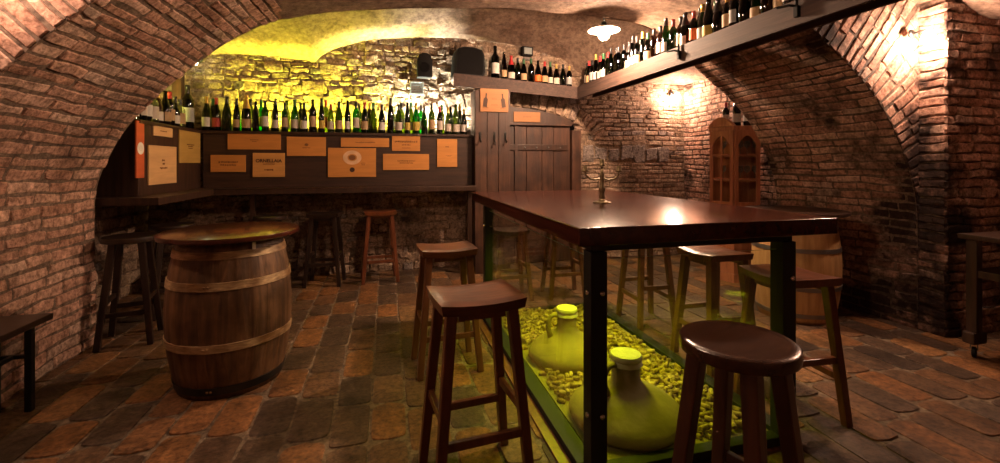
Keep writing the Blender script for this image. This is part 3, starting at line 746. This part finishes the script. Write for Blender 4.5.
# ---------------------------------------------------------------- stools
def rect_ring(bm, w, d, z, r, seg=5, bulge=0):
    out = []
    for cx, cy, a0 in ((w/2-r, d/2-r, 0), (-w/2+r, d/2-r, PI/2), (-w/2+r, -d/2+r, PI), (w/2-r, -d/2+r, 3*PI/2)):
        for k in range(seg+1):
            a = a0+PI/2*k/seg; out.append((cx+r*math.cos(a), cy+r*math.sin(a)))
    return out
def saddle_seat(bm, w, d, h, th):
    nu, nv = 12, 10; top = []; botv = []
    for j in range(nv+1):
        for i in range(nu+1):
            u, v = -1+2*i/nu, -1+2*j/nv
            x, y = u*w/2*(1-.03*v*v), v*d/2*(1-.02*u*u)
            e = max(abs(u), abs(v)); rim = -.008 if e > .999 else 0
            z = h+rim-.016*(1-u*u)*(1-.25*v*v)+.004
            k = .97 if e > .999 else 1
            top.append(bm.verts.new((x*(1 if rim == 0 else 1.0), y, z)))
            botv.append(bm.verts.new((x*.965, y*.965, h-th-.010*(1-u*u))))
    n1 = nu+1
    for j in range(nv):
        for i in range(nu):
            k = j*n1+i
            bm.faces.new((top[k], top[k+1], top[k+n1+1], top[k+n1])); bm.faces.new((botv[k+n1], botv[k+n1+1], botv[k+1], botv[k]))
    bd = [i for i in range(n1)]+[j*n1+nu for j in range(1, nv+1)]+[nv*n1+i for i in range(nu-1, -1, -1)]+[j*n1 for j in range(nv-1, 0, -1)]
    for a, b in zip(bd, bd[1:]+bd[:1]): bm.faces.new((top[b], top[a], botv[a], botv[b]))
    return bm
def stool(x, y, rz, label, hgt=.80, shape='saddle', w=.37, d=.32, seat=W_seat, legm=W_red, leg=.042, splay=.05, flare=.05):
    t = thing('bar_stool', label, 'stool', (x, y, 0), rz, 'wooden bar stools')
    bm = NB()
    if shape == 'saddle': saddle_seat(bm, w, d, hgt, .045)
    else:
        r = w/2
        lathe(bm, [(0, hgt-.045), (r*.93, hgt-.045), (r*.985, hgt-.040), (r, hgt-.022), (r*.985, hgt-.006), (r*.94, hgt-.001), (r*.8, hgt-.004), (r*.4, hgt-.010), (0, hgt-.012)], 40)
    obj('seat', bm, seat, t, auto=40)
    tops, bots = [], []
    for sx, sy in ((-1, -1), (1, -1), (1, 1), (-1, 1)):
        if shape == 'saddle': p = Vector((sx*(w/2-.055), sy*(d/2-.05), hgt-.052)); q = Vector((sx*(w/2-.055+flare+.015), sy*(d/2-.05+splay), 0))
        else: p = Vector((sx*w*.24, sy*w*.24, hgt-.046)); q = Vector((sx*(w*.24+flare+.02), sy*(w*.24+flare+.02), 0))
        tops.append(p); bots.append(q)
        bm = NB(); bar(bm, q, p, leg*.92, leg*1.05, None, None, .006); obj('leg', bm, legm, t)
    def at(i, z): f = z/tops[i].z; return bots[i].lerp(tops[i], f)
    for a, b, z in ((0, 1, .24), (2, 3, .24), (1, 2, .33), (3, 0, .33)):
        bm = NB(); bar(bm, at(a, z), at(b, z), .024, .024, .034, .034, .004, up=(0, 0, 1)); obj('stretcher', bm, legm, t)
    if shape == 'saddle':
        for s_ in (-1, 1):
            bm = NB(); bx(bm, (-w/2+.085, s_*(d/2-.05)-.01, hgt-.085), (w/2-.085, s_*(d/2-.05)+.01, hgt-.048), .003); obj('apron', bm, legm, t)
    return t
stool(.37, 1.885, .10, 'red brown saddle stool in the foreground left of the jar showcase', .80)
stool(.39, 2.97, .06, 'saddle stool further along the left side of the table, behind the nearest one', .80, seat=W_seat, legm=W_brown)
stool(1.07, 1.166, .35, 'round dark seated stool nearest the viewer, in front of the table', .80, 'round', .345, seat=W_seatd, legm=W_deep, leg=.046)
stool(2.135, 1.965, 1.50, 'saddle stool at the right near corner of the table, before the pale barrel', .76, w=.36, d=.34, seat=W_red, legm=W_red)
stool(2.17, 2.58, 1.57, 'reddish saddle stool, second along the right side of the table', .76, w=.36, d=.34, seat=W_red, legm=W_brown, leg=.048)
stool(2.14, 3.35, 1.55, 'saddle stool last along the right side of table, seat hidden by the tabletop', .76, w=.34, d=.32, legm=W_brown)
stool(1.20, 4.28, .03, 'stool beyond the far end of table, seen through the glass nearest the pillar', .70, w=.34, d=.30, seat=W_dark, legm=W_brown)
stool(1.76, 4.25, -.05, 'stool beyond the far end of table, seen through the glass before the door', .76, w=.34, d=.30, legm=W_brown)
stool(-.07, 5.31, .08, 'reddish stool against the back wall under the bar ledge', .81, w=.36, d=.30, seat=W_red, legm=W_red)
stool(-.66, 5.30, -.1, 'dark stool under the bar ledge between red stool and barrel', .80, w=.34, d=.30, seat=W_black, legm=W_black)
stool(-1.18, 5.12, .3, 'round dark stool behind the barrel table under the bar', .80, 'round', .33, seat=W_black, legm=W_black)
stool(-1.885, 3.98, .2, 'round black stool beside the left brick wall, left of barrel', .80, 'round', .36, seat=W_black, legm=W_black)
stool(-1.87, 4.62, .5, 'round black stool at the left wing of the bar, behind another', .80, 'round', .34, seat=W_black, legm=W_black)

# ---------------------------------------------------------------- table over the glass showcase
TB = thing('showcase_table', 'high dark varnished table on black steel posts around a glass showcase', 'table', (0, 0, 0))
TX0, TX1, TY0, TY1, TZ = .745, 2.07, 1.635, 3.93, 1.09
bm = NB(); bx(bm, (TX0, TY0, TZ-.075), (TX1, TY1, TZ), .006, 3); obj('tabletop', bm, W_top, TB, auto=40)
bm = NB()
px = (.87, 1.865); py = (1.745, 3.80)
for a in py: bx(bm, (px[0]-.03, a-.025, TZ-.115), (px[1]+.03, a+.025, TZ-.076), .003)
for a in px: bx(bm, (a-.025, py[0]+.026, TZ-.115), (a+.025, py[1]-.026, TZ-.076), .003)
obj('frame', bm, M_iron, TB)
for a in px:
    for b in py:
        bm = NB(); bx(bm, (a-.038, b-.038, 0), (a+.038, b+.038, TZ-.116), .004); p = obj('post', bm, M_rail, TB)
        for zz in (.80, .28):
            bm = NB(); lathe(bm, [(0, .012), (.009, .010), (.012, .004), (.012, 0)], 14); c = obj('bolt', bm, M_chrome, p, True); c.location = (a+.012, b-.038, zz); c.rotation_euler = (PI/2, 0, 0)
            bm = NB(); lathe(bm, [(0, .012), (.009, .010), (.012, .004), (.012, 0)], 14); c = obj('bolt', bm, M_chrome, p, True); c.location = (a+(-.038 if a < 1.2 else .038), b-.01, zz); c.rotation_euler = (0, -PI/2 if a < 1.2 else PI/2, 0)
GZ0, GZ1 = .03, .935
def glass(bm):
    o = obj('glass_panel', bm, [M_glass, M_edge], TB)
    for p in o.data.polygons: p.material_index = 1 if abs(p.normal.z) > .9 else 0
bm = NB(); bx(bm, (px[0]+.04, py[0]-.005, GZ0), (px[1]-.04, py[0]+.005, GZ1)); glass(bm)
bm = NB(); bx(bm, (px[0]+.04, py[1]-.005, GZ0), (px[1]-.04, py[1]+.005, GZ1)); glass(bm)
for a in px:
    bm = NB(); bx(bm, (a-.005, py[0]+.04, GZ0), (a+.005, py[1]-.04, GZ1)); glass(bm)
for a in px:
    bm = NB(); bx(bm, (a-.065 if a < 1 else a-.02, py[0]+.04, 0), (a+.02 if a < 1 else a+.06, py[1]-.04, .045), .004); obj('base_rail', bm, M_rail, TB)
for b in py:
    bm = NB(); bx(bm, (px[0]+.04, b-.03, 0), (px[1]-.04, b+.03, .045), .004); obj('base_rail', bm, M_rail, TB)
bm = NB(); bx(bm, (px[0]-.125, py[0]-.10, -.002), (px[0]-.066, py[1]+.05, .012), .003); obj('floor_frame', bm, W_brown, TB)
bm = NB(); bx(bm, (1.20, 2.0, TZ-.10), (1.26, 3.5, TZ-.0765), .004); obj('light_strip', bm, M_enamel, TB)

# candlestick
cd = thing('candlestick', 'small tarnished candelabrum with two side arms standing on the table', 'candlestick', (1.36, 2.63, TZ), -.48); cd.scale = (1.25, 1.25, 1.0)
bm = NB(); lathe(bm, [(0, 0), (.046, 0), (.048, .006), (.030, .012), (.016, .02), (.012, .03), (.017, .04), (.011, .055), (.014, .075), (.018, .09), (.011, .11), (.009, .16), (.013, .18), (.008, .2), (.008, .235), (0, .236)], 24); obj('stem', bm, M_brass, cd, True)
for s_ in (-1, 1):
    bm = NB(); tube(bm, [(0, 0, .165), (s_*.03, 0, .15), (s_*.06, 0, .155), (s_*.082, 0, .18), (s_*.085, 0, .20)], .006, 8); obj('arm', bm, M_brass, cd, True)
    bm = NB(); lathe(bm, [(0, .2), (.008, .2), (.022, .208), (.012, .214), (.013, .24), (.010, .24), (0, .225)], 16, (s_*.085, 0, 0)); obj('candle_cup', bm, M_brass, cd, True)
bm = NB(); lathe(bm, [(0, .236), (.008, .236), (.024, .244), (.012, .25), (.013, .285), (.010, .285), (0, .27)], 16); obj('candle_cup', bm, M_brass, cd, True)

# clay jars in the showcase
def jar(x, y, s, label, rz=0, zs=1.0):
    t = thing('clay_jar', label, 'jar', (x, y, .02), rz, 'clay jars in the showcase')
    P = [(0, 0), (.22, 0), (.262, .015), (.284, .045), (.285, .07), (.272, .095), (.240, .13), (.190, .165), (.138, .197), (.096, .222), (.074, .248), (.066, .36), (.070, .372), (.074, .385), (.066, .395), (0, .395)]
    bm = NB(); lathe(bm, [(r*s, z*s) for r, z in P], 48, fn=lambda k, z: 1+.012*noise.noise(Vector((math.cos(2*PI*k/48)*2, math.sin(2*PI*k/48)*2, z*9)))); obj('body', bm, M_clay, t, True)
    bm = NB(); tube(bm, [Vector(p)*s for p in ((-.066, 0, .352), (-.095, 0, .365), (-.128, 0, .352), (-.146, 0, .305), (-.146, 0, .25), (-.128, 0, .195))], [.020*s, .018*s, .017*s, .017*s, .019*s, .024*s], 12); obj('handle', bm, M_clay, t, True)
    bm = NB(); lathe(bm, [(.070*s, .350*s), (.082*s, .352*s), (.078*s, .37*s), (.071*s, .376*s), (.080*s, .384*s), (.080*s, .40*s), (.074*s, .412*s), (0, .415*s)], 36, fn=lambda k, z: 1+.03*math.sin(k*1.9)*(z < .36*s)); obj('lid', bm, M_lid, t, auto=60); t.scale = (1, 1, zs)
    return t
jar(1.20, 2.06, 1.02, 'big clay jar with sealed lid, nearest in the glass showcase', .25, .83)
jar(1.185, 2.80, .90, 'clay jar with loop handle at left, further back in the showcase', .0, .95)

# corks
cb = Wall(51); g = random.Random(3)
def cork_geo(wl, c, ax, l=.046, r=.0125, n=9):
    z = ax.normalized(); x_ = (Vector((0, 0, 1)).cross(z) if abs(z.z) < .9 else Vector((1, 0, 0)).cross(z)).normalized(); y_ = z.cross(x_)
    b = len(wl.v); rn = g.random()
    for (rr, q) in ((r*.86, -l/2), (r, -l/2+.003), (r, l/2-.003), (r*.86, l/2)):
        for k in range(n): wl.v.append(Vector(c)+z*q+(x_*math.cos(2*PI*k/n)+y_*math.sin(2*PI*k/n))*rr); wl.r.append(rn)
    for a in range(3):
        for k in range(n): wl.f.append((b+a*n+k, b+a*n+(k+1) % n, b+(a+1)*n+(k+1) % n, b+(a+1)*n+k)); wl.mi.append(0)
    wl.f.append(tuple(b+k for k in range(n))[::-1]); wl.mi.append(0); wl.f.append(tuple(b+3*n+k for k in range(n))); wl.mi.append(0)
def clear_of_jars(x, y, m=.0): return math.hypot(x-1.20, y-2.06) > .295+m and math.hypot(x-1.185, y-2.80) > .265+m
cx0, cx1, cy0, cy1 = px[0]+.045, px[1]-.045, py[0]+.05, py[1]-.05
sd = NB(); bx(sd, (cx0-.01, cy0-.01, .0), (cx1+.01, cy1+.01, .030)); o = obj('cork_bedding', sd, M_sand); tag(o, 'brown bed of cork dust under the corks in the showcase', 'bedding'); o['kind'] = 'stuff'
bed = Wall(52)
for k in range(1500):
    x_, y_ = g.uniform(cx0+.02, cx1-.02), g.uniform(cy0+.02, cy1-.02)
    if clear_of_jars(x_, y_, .03): cork_geo(bed, (x_, y_, .038+g.uniform(0, .006)), Vector((g.uniform(-1, 1), g.uniform(-1, 1), g.uniform(-.15, .15))))
me = bpy.data.meshes.new('cork_heap'); me.from_pydata(bed.v, [], bed.f); at = me.attributes.new('rnd', 'FLOAT', 'POINT'); at.data.foreach_set('value', bed.r)
o = link('cork_heap', me, M_cork, None, False); tag(o, 'layer of used wine corks filling the floor of the glass showcase', 'corks'); o['kind'] = 'stuff'
cms = []
for k in range(6):
    w = Wall(60+k); cork_geo(w, (0, 0, 0), Vector((1, 0, 0)), n=10)
    me = bpy.data.meshes.new('wine_cork'); me.from_pydata(w.v, [], w.f); at = me.attributes.new('rnd', 'FLOAT', 'POINT'); at.data.foreach_set('value', w.r)
    me.materials.append(M_cork); me.polygons.foreach_set('use_smooth', [True]*len(me.polygons)); me.set_sharp_from_angle(angle=.6); cms.append(me)
placed = []; tries = 0
while len(placed) < 290 and tries < 60000:
    tries += 1
    x_, y_ = g.uniform(cx0+.03, cx1-.03), cy0+.03+(cy1-cy0-.06)*g.random()**1.15
    if x_ > 1.215 and y_ > 2.3 and g.random() < .8: continue        # hidden behind the near jar
    if not clear_of_jars(x_, y_, .035) or any((x_-a)**2+(y_-b)**2 < .031**2 for a, b in placed): continue
    placed.append((x_, y_))
    c = bpy.data.objects.new('wine_cork', g.choice(cms)); C.objects.link(c)
    c.location = (x_, y_, .061+g.uniform(0, .008)); c.rotation_euler = (g.uniform(0, 6), g.uniform(-.35, .35), g.uniform(0, 2*PI))
    tag(c, 'used wine cork lying loose around the clay jars in the showcase', 'cork', 'loose corks in the showcase')

# ---------------------------------------------------------------- barrels
def barrel_r(z, h, r0, r1): u = (z/h-.5)*2; return r1-(r1-r0)*u*u
def barrel(x, y, label, h, r0, r1, wmat, hmat, hoops, top_r, top_z, topm, group='barrel tables'):
    t = thing('barrel_table', label, 'barrel', (x, y, 0), .3, group)
    n = 24*6
    def fn(k, z):
        q = k % 6; return {0: .988, 1: .999, 5: .999}.get(q, 1.0)+.003*math.sin(k//6*2.4)
    prof_ = [(0, .04), (r0*.94, .04), (r0*.95, 0), (r0, 0)]+[(barrel_r(h*k/24, h, r0, r1), h*k/24) for k in range(1, 25)]+[(r0*.95, h), (r0*.94, h-.03), (0, h-.03)]
    bm = NB(); lathe(bm, prof_, n, fn=fn); obj('staves', bm, wmat, t, True)
    for z0, wd in hoops:
        bm = NB(); ra, rb = barrel_r(z0, h, r0, r1)+.003, barrel_r(z0+wd, h, r0, r1)+.003
        lathe(bm, [(ra-.006, z0), (ra+.003, z0), (rb+.003, z0+wd), (rb-.006, z0+wd), (ra-.006, z0)], 64); hp = obj('hoop', bm, hmat if z0 > .1 or hmat is M_steel else M_iron, t, auto=30)
        bm = NB()
        for a in (4.3, 4.36):
            lathe(bm, [(0, .004), (.006, .003), (.008, 0)], 8, (0, 0, 0))
            for v in bm.verts:
                if not v.tag: v.tag = True; p = v.co.copy(); rr = (ra+rb)/2+.003+p.z; aa = a+p.x/rr; v.co = Vector((rr*math.cos(aa), rr*math.sin(aa), z0+wd/2+p.y))
        obj('rivet', bm, hmat, hp, True)
    bm = NB(); lathe(bm, [(0, top_z-.032), (top_r*.97, top_z-.032), (top_r*.995, top_z-.026), (top_r, top_z-.012), (top_r*.992, top_z-.002), (top_r*.975, top_z), (0, top_z)], 72); obj('tabletop', bm, topm, t, auto=50)
    return t
b1 = barrel(-.945, 3.14, 'aged brown oak barrel with rusty hoops and a round tabletop, at left', .888, .285, .345, W_oak, M_hoop, [(.80, .042), (.63, .045), (.285, .045), (.03, .045)], .39, .93, W_top)
bm = NB(); bx(bm, (-.011, -.004, -.022), (.011, 0, .022), .002); o = obj('tag', bm, M_white, b1); o.location = (.11, -.287, .862); o.rotation_euler = (0, 0, .37)
barrel(3.55, 3.20, 'pale new oak barrel with zinc hoops and round top, right of the table', .895, .285, .34, W_newoak, M_steel, [(.79, .035), (.60, .035), (.28, .035), (.05, .035)], .40, .935, W_dark)

# ---------------------------------------------------------------- glazed cabinet in the corner
CB = thing('display_cabinet', 'cherry wood display cabinet with arched glazed doors in the far right corner', 'cabinet', (3.97, 4.38, 0), math.radians(-38))
CH = 1.77
foot = [(-.26, -.10), (-.02, -.28), (.25, -.16), (.27, .10), (-.26, .10)]
def shelfslab(z0, z1, s=1.0):
    bm = NB(); prism(bm, [(a*s, b*s) for a, b in foot], z0, z1, 'Z', .004); return bm
obj('plinth', shelfslab(0, .10, 1.02), W_cherry, CB); obj('cornice', shelfslab(CH-.05, CH, 1.05), W_cherry, CB)
bm = NB(); bx(bm, (-.25, .08, .10), (.255, .10, CH-.05), .003); obj('back_panel', bm, W_cherry, CB)
for z in (.85, 1.14, 1.42): obj('shelf', shelfslab(z, z+.015, .94), W_cherry, CB)
obj('cupboard', shelfslab(.101, .84, .99), W_cherry, CB)
def arched_door(p, q, ped):
    p, q = Vector((*p, 0)), Vector((*q, 0)); L = (q-p).length; d = (q-p).normalized(); ang = math.atan2(d.y, d.x)
    e = bpy.data.objects.new('door', None); C.objects.link(e); e.parent = CB; e.location = (p.x, p.y, .86); e.rotation_euler = (0, 0, ang)
    hh = CH-.05-.86; s = .045; bm = NB()
    bx(bm, (.005, -.012, 0), (s, .012, hh), .003); bx(bm, (L-s, -.012, 0), (L-.005, .012, hh), .003); bx(bm, (s, -.012, 0), (L-s, .012, .05), .003)
    top = [(s, hh), (s, hh-.16)]+[(s+(L-2*s)*k/14, hh-.16+.10*math.sin(PI*k/14)) for k in range(1, 14)]+[(L-s, hh-.16), (L-s, hh)]
    prism(bm, top, -.012, .012); obj('door_frame', bm, W_cherry, e)
    bm = NB(); bx(bm, (s, -.003, .05), (L-s, .003, hh-.05)); obj('pane', bm, M_glass, e)
    bm = NB()
    bm.free()
    for z in (hh*.36, hh*.68):
        bm = NB(); bx(bm, (s, -.010, z-.008), (L-s, .010, z+.008)); obj('glazing_bar', bm, W_cherry, e)
    if ped:
        bm = NB(); bx(bm, (L/2-.008, -.011, .05), (L/2+.008, .011, hh-.06)); obj('glazing_bar', bm, W_cherry, e)
    if ped:
        bm = NB(); arc = [(-.015+(L+.03)*k/18, .015+.11*math.sin(PI*k/18)) for k in range(19)]; prism(bm, arc, -.03, .03, 'Y', .004)
        pd = obj('pediment', bm, W_cherry, CB); pd.location = (p.x, p.y, CH-.02); pd.rotation_euler = (0, 0, ang)
arched_door(foot[0], foot[1], True); arched_door(foot[1], foot[2], False)
bm = NB(); prism(bm, [(.249, -.155), (.269, .10), (.255, .10), (.235, -.15)], .85, CH-.05, 'Z'); obj('side_panel', bm, W_cherry, CB)
mw = CB.matrix_basis.copy()
CH_ = CH
mw = Matrix.Translation(CB.location) @ Matrix.Rotation(math.radians(-38), 4, 'Z')
gob = NB(); lathe(gob, [(0, 0), (.03, 0), (.028, .004), (.005, .008), (.004, .07), (.008, .078), (.03, .10), (.033, .13), (.028, .165), (.026, .165), (.031, .13), (.028, .102), (0, .082)], 20)
gme = bpy.data.meshes.new('wine_glass'); gob.to_mesh(gme); gob.free(); gme.materials.append(M_glassw); gme.polygons.foreach_set('use_smooth', [True]*len(gme.polygons))
for r_, z in enumerate((1.157, 1.437)):
    for k, (lx, ly) in enumerate([(.05, -.20), (.12, -.15), (.20, -.13), (-.12, -.12)]):
        p = mw @ Vector((lx, ly, z)); c = bpy.data.objects.new('wine_glass', gme); C.objects.link(c); c.location = p
        tag(c, f"stemmed glass in the cabinet, {ORD[(3, 0, 1, 2).index(k)]} from left on its {['middle', 'top'][r_]} shelf", 'glass', 'stemmed glasses in the cabinet')
for k, (lx, ly, sh, gl, lb, fo, nm) in enumerate([(-.09, -.10, 'bordeaux', 'dark', 'white', 'red', 'red capped bottle, leftmost on top of the display cabinet'), (.02, -.12, 'hock', 'dark', 'cream', 'black', 'slim dark bottle second from left on top of the display cabinet'), (.13, -.09, 'bordeaux', 'dark', 'white', 'black', 'tall dark bottle second from right on top of the display cabinet')]):
    p = mw @ Vector((lx, ly, CH)); bottle(p.x, p.y, p.z, -.9, sh, gl, lb, fo, nm, 'bottles on the display cabinet', 1.2 if k else .95)
p = mw @ Vector((.21, -.06, CH)); bottle(p.x, p.y, p.z, -.9, 'spirit', 'clear', 'cream', None, 'squat pale bottle, rightmost on top of the display cabinet', 'bottles on the display cabinet', .85)

# ---------------------------------------------------------------- speakers, vent, sensor
sp = thing('loudspeaker', 'black loudspeaker with rounded top on the shelf end above the bar', 'speaker', (1.0, 5.52, SZ1-.011+zsh(1.0)), .1)
bm = NB(); pts = [(-.20, 0), (.17, 0), (.19, .05), (.185, .26), (.15, .33), (.05, .355), (-.08, .355), (-.15, .33), (-.18, .26)]; prism(bm, pts, -.12, .12, 'Y', .012); obj('cabinet', bm, M_plastic, sp, auto=40)
bm = NB(); prism(bm, [(a*.88, .02+b*.9) for a, b in pts], -.127, -.1205, 'Y', .003); obj('grille', bm, M_cloth, sp)
X0, z0 = onY(424.5, 66, 5.60)
s2 = thing('wall_speaker', 'small black wall speaker hung on the rubble wall above the bar', 'speaker', (X0, 5.60, z0), 0)
bm = NB(); prism(bm, [(-.09, -.15), (.09, -.15), (.095, .06), (.07, .125), (.03, .15), (-.03, .15), (-.07, .125), (-.095, .06)], -.07, .06, 'Y', .01); obj('cabinet', bm, M_plastic, s2, auto=40)
bm = NB(); lathe(bm, [(0, 0), (.045, 0), (.06, .006), (.065, 0)], 24); o = obj('speaker_cone', bm, M_cloth, s2, True); o.location = (0, -.071, -.03); o.rotation_euler = (PI/2, 0, 0)
bm = NB(); bx(bm, (-.03, .06, -.04), (.03, .10, .04), .003); obj('bracket', bm, M_plastic, s2)
X0, z0 = onY(417, 88, 5.66)
v = thing('vent_grille', 'small square grey vent grille in the wall below the wall speaker', 'vent', (X0, 5.665, z0))
bm = NB(); bx(bm, (-.085, -.01, -.08), (.085, .045, -.065), .002); bx(bm, (-.085, -.01, .065), (.085, .045, .08), .002); bx(bm, (-.085, -.01, -.064), (-.07, .045, .064), .002); bx(bm, (.07, -.01, -.064), (.085, .045, .064), .002); obj('frame', bm, M_grey, v)
bm = NB()
for k in range(6): bx(bm, (-.07, -.004, -.06+k*.021), (.07, .002, -.047+k*.021))
obj('slat', bm, M_grey, v)
X0, z0 = onY(527.5, 51, 5.62)
v = thing('sensor_box', 'small black box with pale face on the wall above the shelf bottles', 'sensor', (X0, 5.64, z0), .15)
bm = NB(); bx(bm, (-.075, -.03, -.06), (.075, .05, .06), .006); obj('housing', bm, M_plastic, v)
bm = NB(); bx(bm, (-.055, -.034, -.042), (.055, -.0305, .042), .001); obj('front_plate', bm, M_grey, v)

# ---------------------------------------------------------------- bench and cart at the sides
bt = thing('bench', 'low black bench against the left wall at the picture edge', 'bench', (0, 0, 0))
bm = NB(); bx(bm, (-2.08, 1.7, .47), (-1.82, 3.06, .505), .006); obj('seat', bm, W_black, bt)
for yy in (1.85, 2.98):
    for xx in (-2.03, -1.88):
        bm = NB(); bar(bm, (xx, yy, 0), (xx, yy, .47), .032); obj('leg', bm, M_iron, bt)
bm = NB(); bar(bm, (-2.03, 2.98, .30), (-1.88, 2.98, .30), .022); obj('stretcher', bm, M_iron, bt)
bm = NB(); bar(bm, (-1.955, 1.85, .30), (-1.955, 2.98, .30), .022); obj('stretcher', bm, M_iron, bt)
ct = thing('serving_trolley', 'dark wooden trolley on casters cut off by the right picture edge', 'trolley', (4.20, 1.98, 0), 0)
bm = NB(); bx(bm, (-.30, -.25, .82), (.30, .25, .855), .005); obj('tabletop', bm, W_dark, ct)
bm = NB(); bx(bm, (-.26, -.21, .56), (.26, .21, .61), .004); obj('shelf', bm, W_dark, ct)
for sx in (-1, 1):
    for sy in (-1, 1):
        bm = NB(); bx(bm, (sx*.24-.03, sy*.19-.03, .16), (sx*.24+.03, sy*.19+.03, .82), .004); obj('leg', bm, W_dark, ct)
        bm = NB(); lathe(bm, [(0, -.012), (.03, -.012), (.036, -.008), (.036, .008), (.03, .012), (0, .012)], 20); o = obj('caster', bm, M_plastic, ct, auto=40); o.location = (sx*.24, sy*.19, .037); o.rotation_euler = (PI/2, 0, .4)
        bm = NB(); bx(bm, (-.008, -.02, .02), (.008, -.014, .09)); bx(bm, (-.008, .014, .02), (.008, .02, .09)); bx(bm, (-.02, -.02, .07), (.02, .02, .085)); f_ = obj('fork', bm, M_grey, o); f_.rotation_euler = (-PI/2, 0, 0); f_.matrix_parent_inverse = Matrix.Identity(4); f_.location = (0, 0, 0)
for sy in (-1, 1):
    bm = NB(); bx(bm, (-.30, sy*.19-.035, .10), (-.17, sy*.19+.035, .18), .01); obj('foot_block', bm, W_dark, ct)
bm = NB(); tube(bm, [(-.24, -.19, .33), (.24, -.19, .33)], .012, 10); tube(bm, [(-.24, .19, .33), (.24, .19, .33)], .012, 10); obj('crossbar', bm, M_chrome, ct, True)

# ---------------------------------------------------------------- lamps
LPX, LPY, LPZ = 2.10, 4.02, 2.655
lp = thing('ceiling_lamp', 'bright hanging bulb lamp with flat white enamel shade', 'lamp', (LPX, LPY, LPZ))
bm = NB(); lathe(bm, [(.03, .06), (.06, .052), (.13, .03), (.158, .012), (.155, .009), (.125, .024), (.06, .045), (.028, .052)], 40); obj('lamp_shade', bm, M_enamel, lp, True)
bm = NB(); tube(bm, [(0, 0, .05), (0, 0, .36)], .008, 8); lathe(bm, [(0, .03), (.026, .03), (.028, .09), (.012, .105)], 20); obj('stem', bm, M_iron, lp, True)
def bulb_mesh(r):
    bm = NB(); lathe(bm, [(0, -r), (r*.5, -r*.87), (r*.87, -r*.5), (r, 0), (r*.87, r*.5), (r*.6, r*.95), (r*.45, r*1.35), (0, r*1.36)], 20); return bm
obj('bulb', bulb_mesh(.055), M_bulb, lp, True).location = (0, 0, -.03)
def sconce(loc, rz, label, r=.045, mat=M_bulb2):
    t = thing('wall_lamp', label, 'lamp', loc, rz)
    bm = NB(); lathe(bm, [(0, .012), (.03, .012), (.035, .006), (.035, 0), (0, 0)], 24); b = obj('wall_plate', bm, M_iron, t, True); b.rotation_euler = (PI/2, 0, 0); b.location = (0, .04, .06)
    bm = NB(); tube(bm, [(0, .03, .06), (0, -.05, .065), (0, -.075, .05), (0, -.075, .035)], .007, 8); lathe(bm, [(0, .04), (.016, .04), (.018, .025), (0, .025)], 14, (0, -.075, 0)); obj('arm', bm, M_iron, t, True)
    o = obj('bulb', bulb_mesh(r), mat, t, True); o.location = (0, -.075, -.012)
    return t
sconce((4.05, 5.62, 2.30), 0, 'glowing bare bulb on the back wall near the cabinet, under the shelf')
sconce((4.02, 2.55, 2.31), 0, 'glowing bare bulb on the right brick pier below the vault')
sconce((-1.86, 2.55, 2.30), 0, 'bare bulb wall lamp high on the left arch face', .033)
sconce((-2.03, 5.64, 2.46), 0, 'tiny glowing bulb on the wall above the bend of the bar', .02, emit('tiny_bulb', (0.9, 0.9, 0.5), 60))
fill_lamp = thing('ceiling_lamp', 'hanging bulb lamp with white enamel shade in the near bay', 'lamp', (.6, 2.15, 2.40))  # out of view, added as general fill for walls, floor and furniture
for ch in list(lp.children):
    c = ch.copy(); C.objects.link(c); c.parent = fill_lamp
    if c.name.startswith('stem'): c.scale = (1, 1, 1.72)
    if c.name.startswith('bulb'): c.data = c.data.copy(); c.data.materials[0] = M_bulb3
def lamp(name, kind, loc, rot, energy, col, **kw):
    d = bpy.data.lights.new(name, kind); d.energy = energy; d.color = col
    for k, v_ in kw.items(): setattr(d, k, v_)
    o = bpy.data.objects.new(name, d); C.objects.link(o); o.location = loc; o.rotation_euler = rot; return o
YG_ = (0.86, 0.80, 0.06)
lamp('bar_strip_light', 'AREA', (-.80, 5.625, BT+.012), (PI, 0, 0), 90, (0.80, 0.82, 0.06), shape='RECTANGLE', size=1.7, size_y=.03, spread=2.1)
lamp('bar_strip_light', 'AREA', (-2.25, 4.9, BT+.012), (PI, 0, 0), 22, (0.90, 0.80, 0.16), shape='RECTANGLE', size=.03, size_y=1.0)
lamp('bar_strip_light', 'AREA', (.55, 5.625, BT+.012), (PI, 0, 0), 62, (0.97, 1.0, 0.80), shape='RECTANGLE', size=.95, size_y=.03, spread=1.9)
lamp('showcase_light', 'AREA', (1.23, 2.80, TZ-.105), (0, 0, 0), 13, (0.80, 0.86, 0.012), shape='RECTANGLE', size=.05, size_y=1.3, spread=2.3)

w = bpy.data.worlds.new('world'); sc.world = w; w.use_nodes = True
w.node_tree.nodes['Background'].inputs[0].default_value = (0.02, 0.012, 0.008, 1); w.node_tree.nodes['Background'].inputs[1].default_value = 0.2
vs = sc.view_settings; sc.display_settings.display_device = 'sRGB'
vs.view_transform = 'Standard'; vs.look = 'None'; vs.exposure = 0.38; vs.gamma = 1.0; vs.use_curve_mapping = False
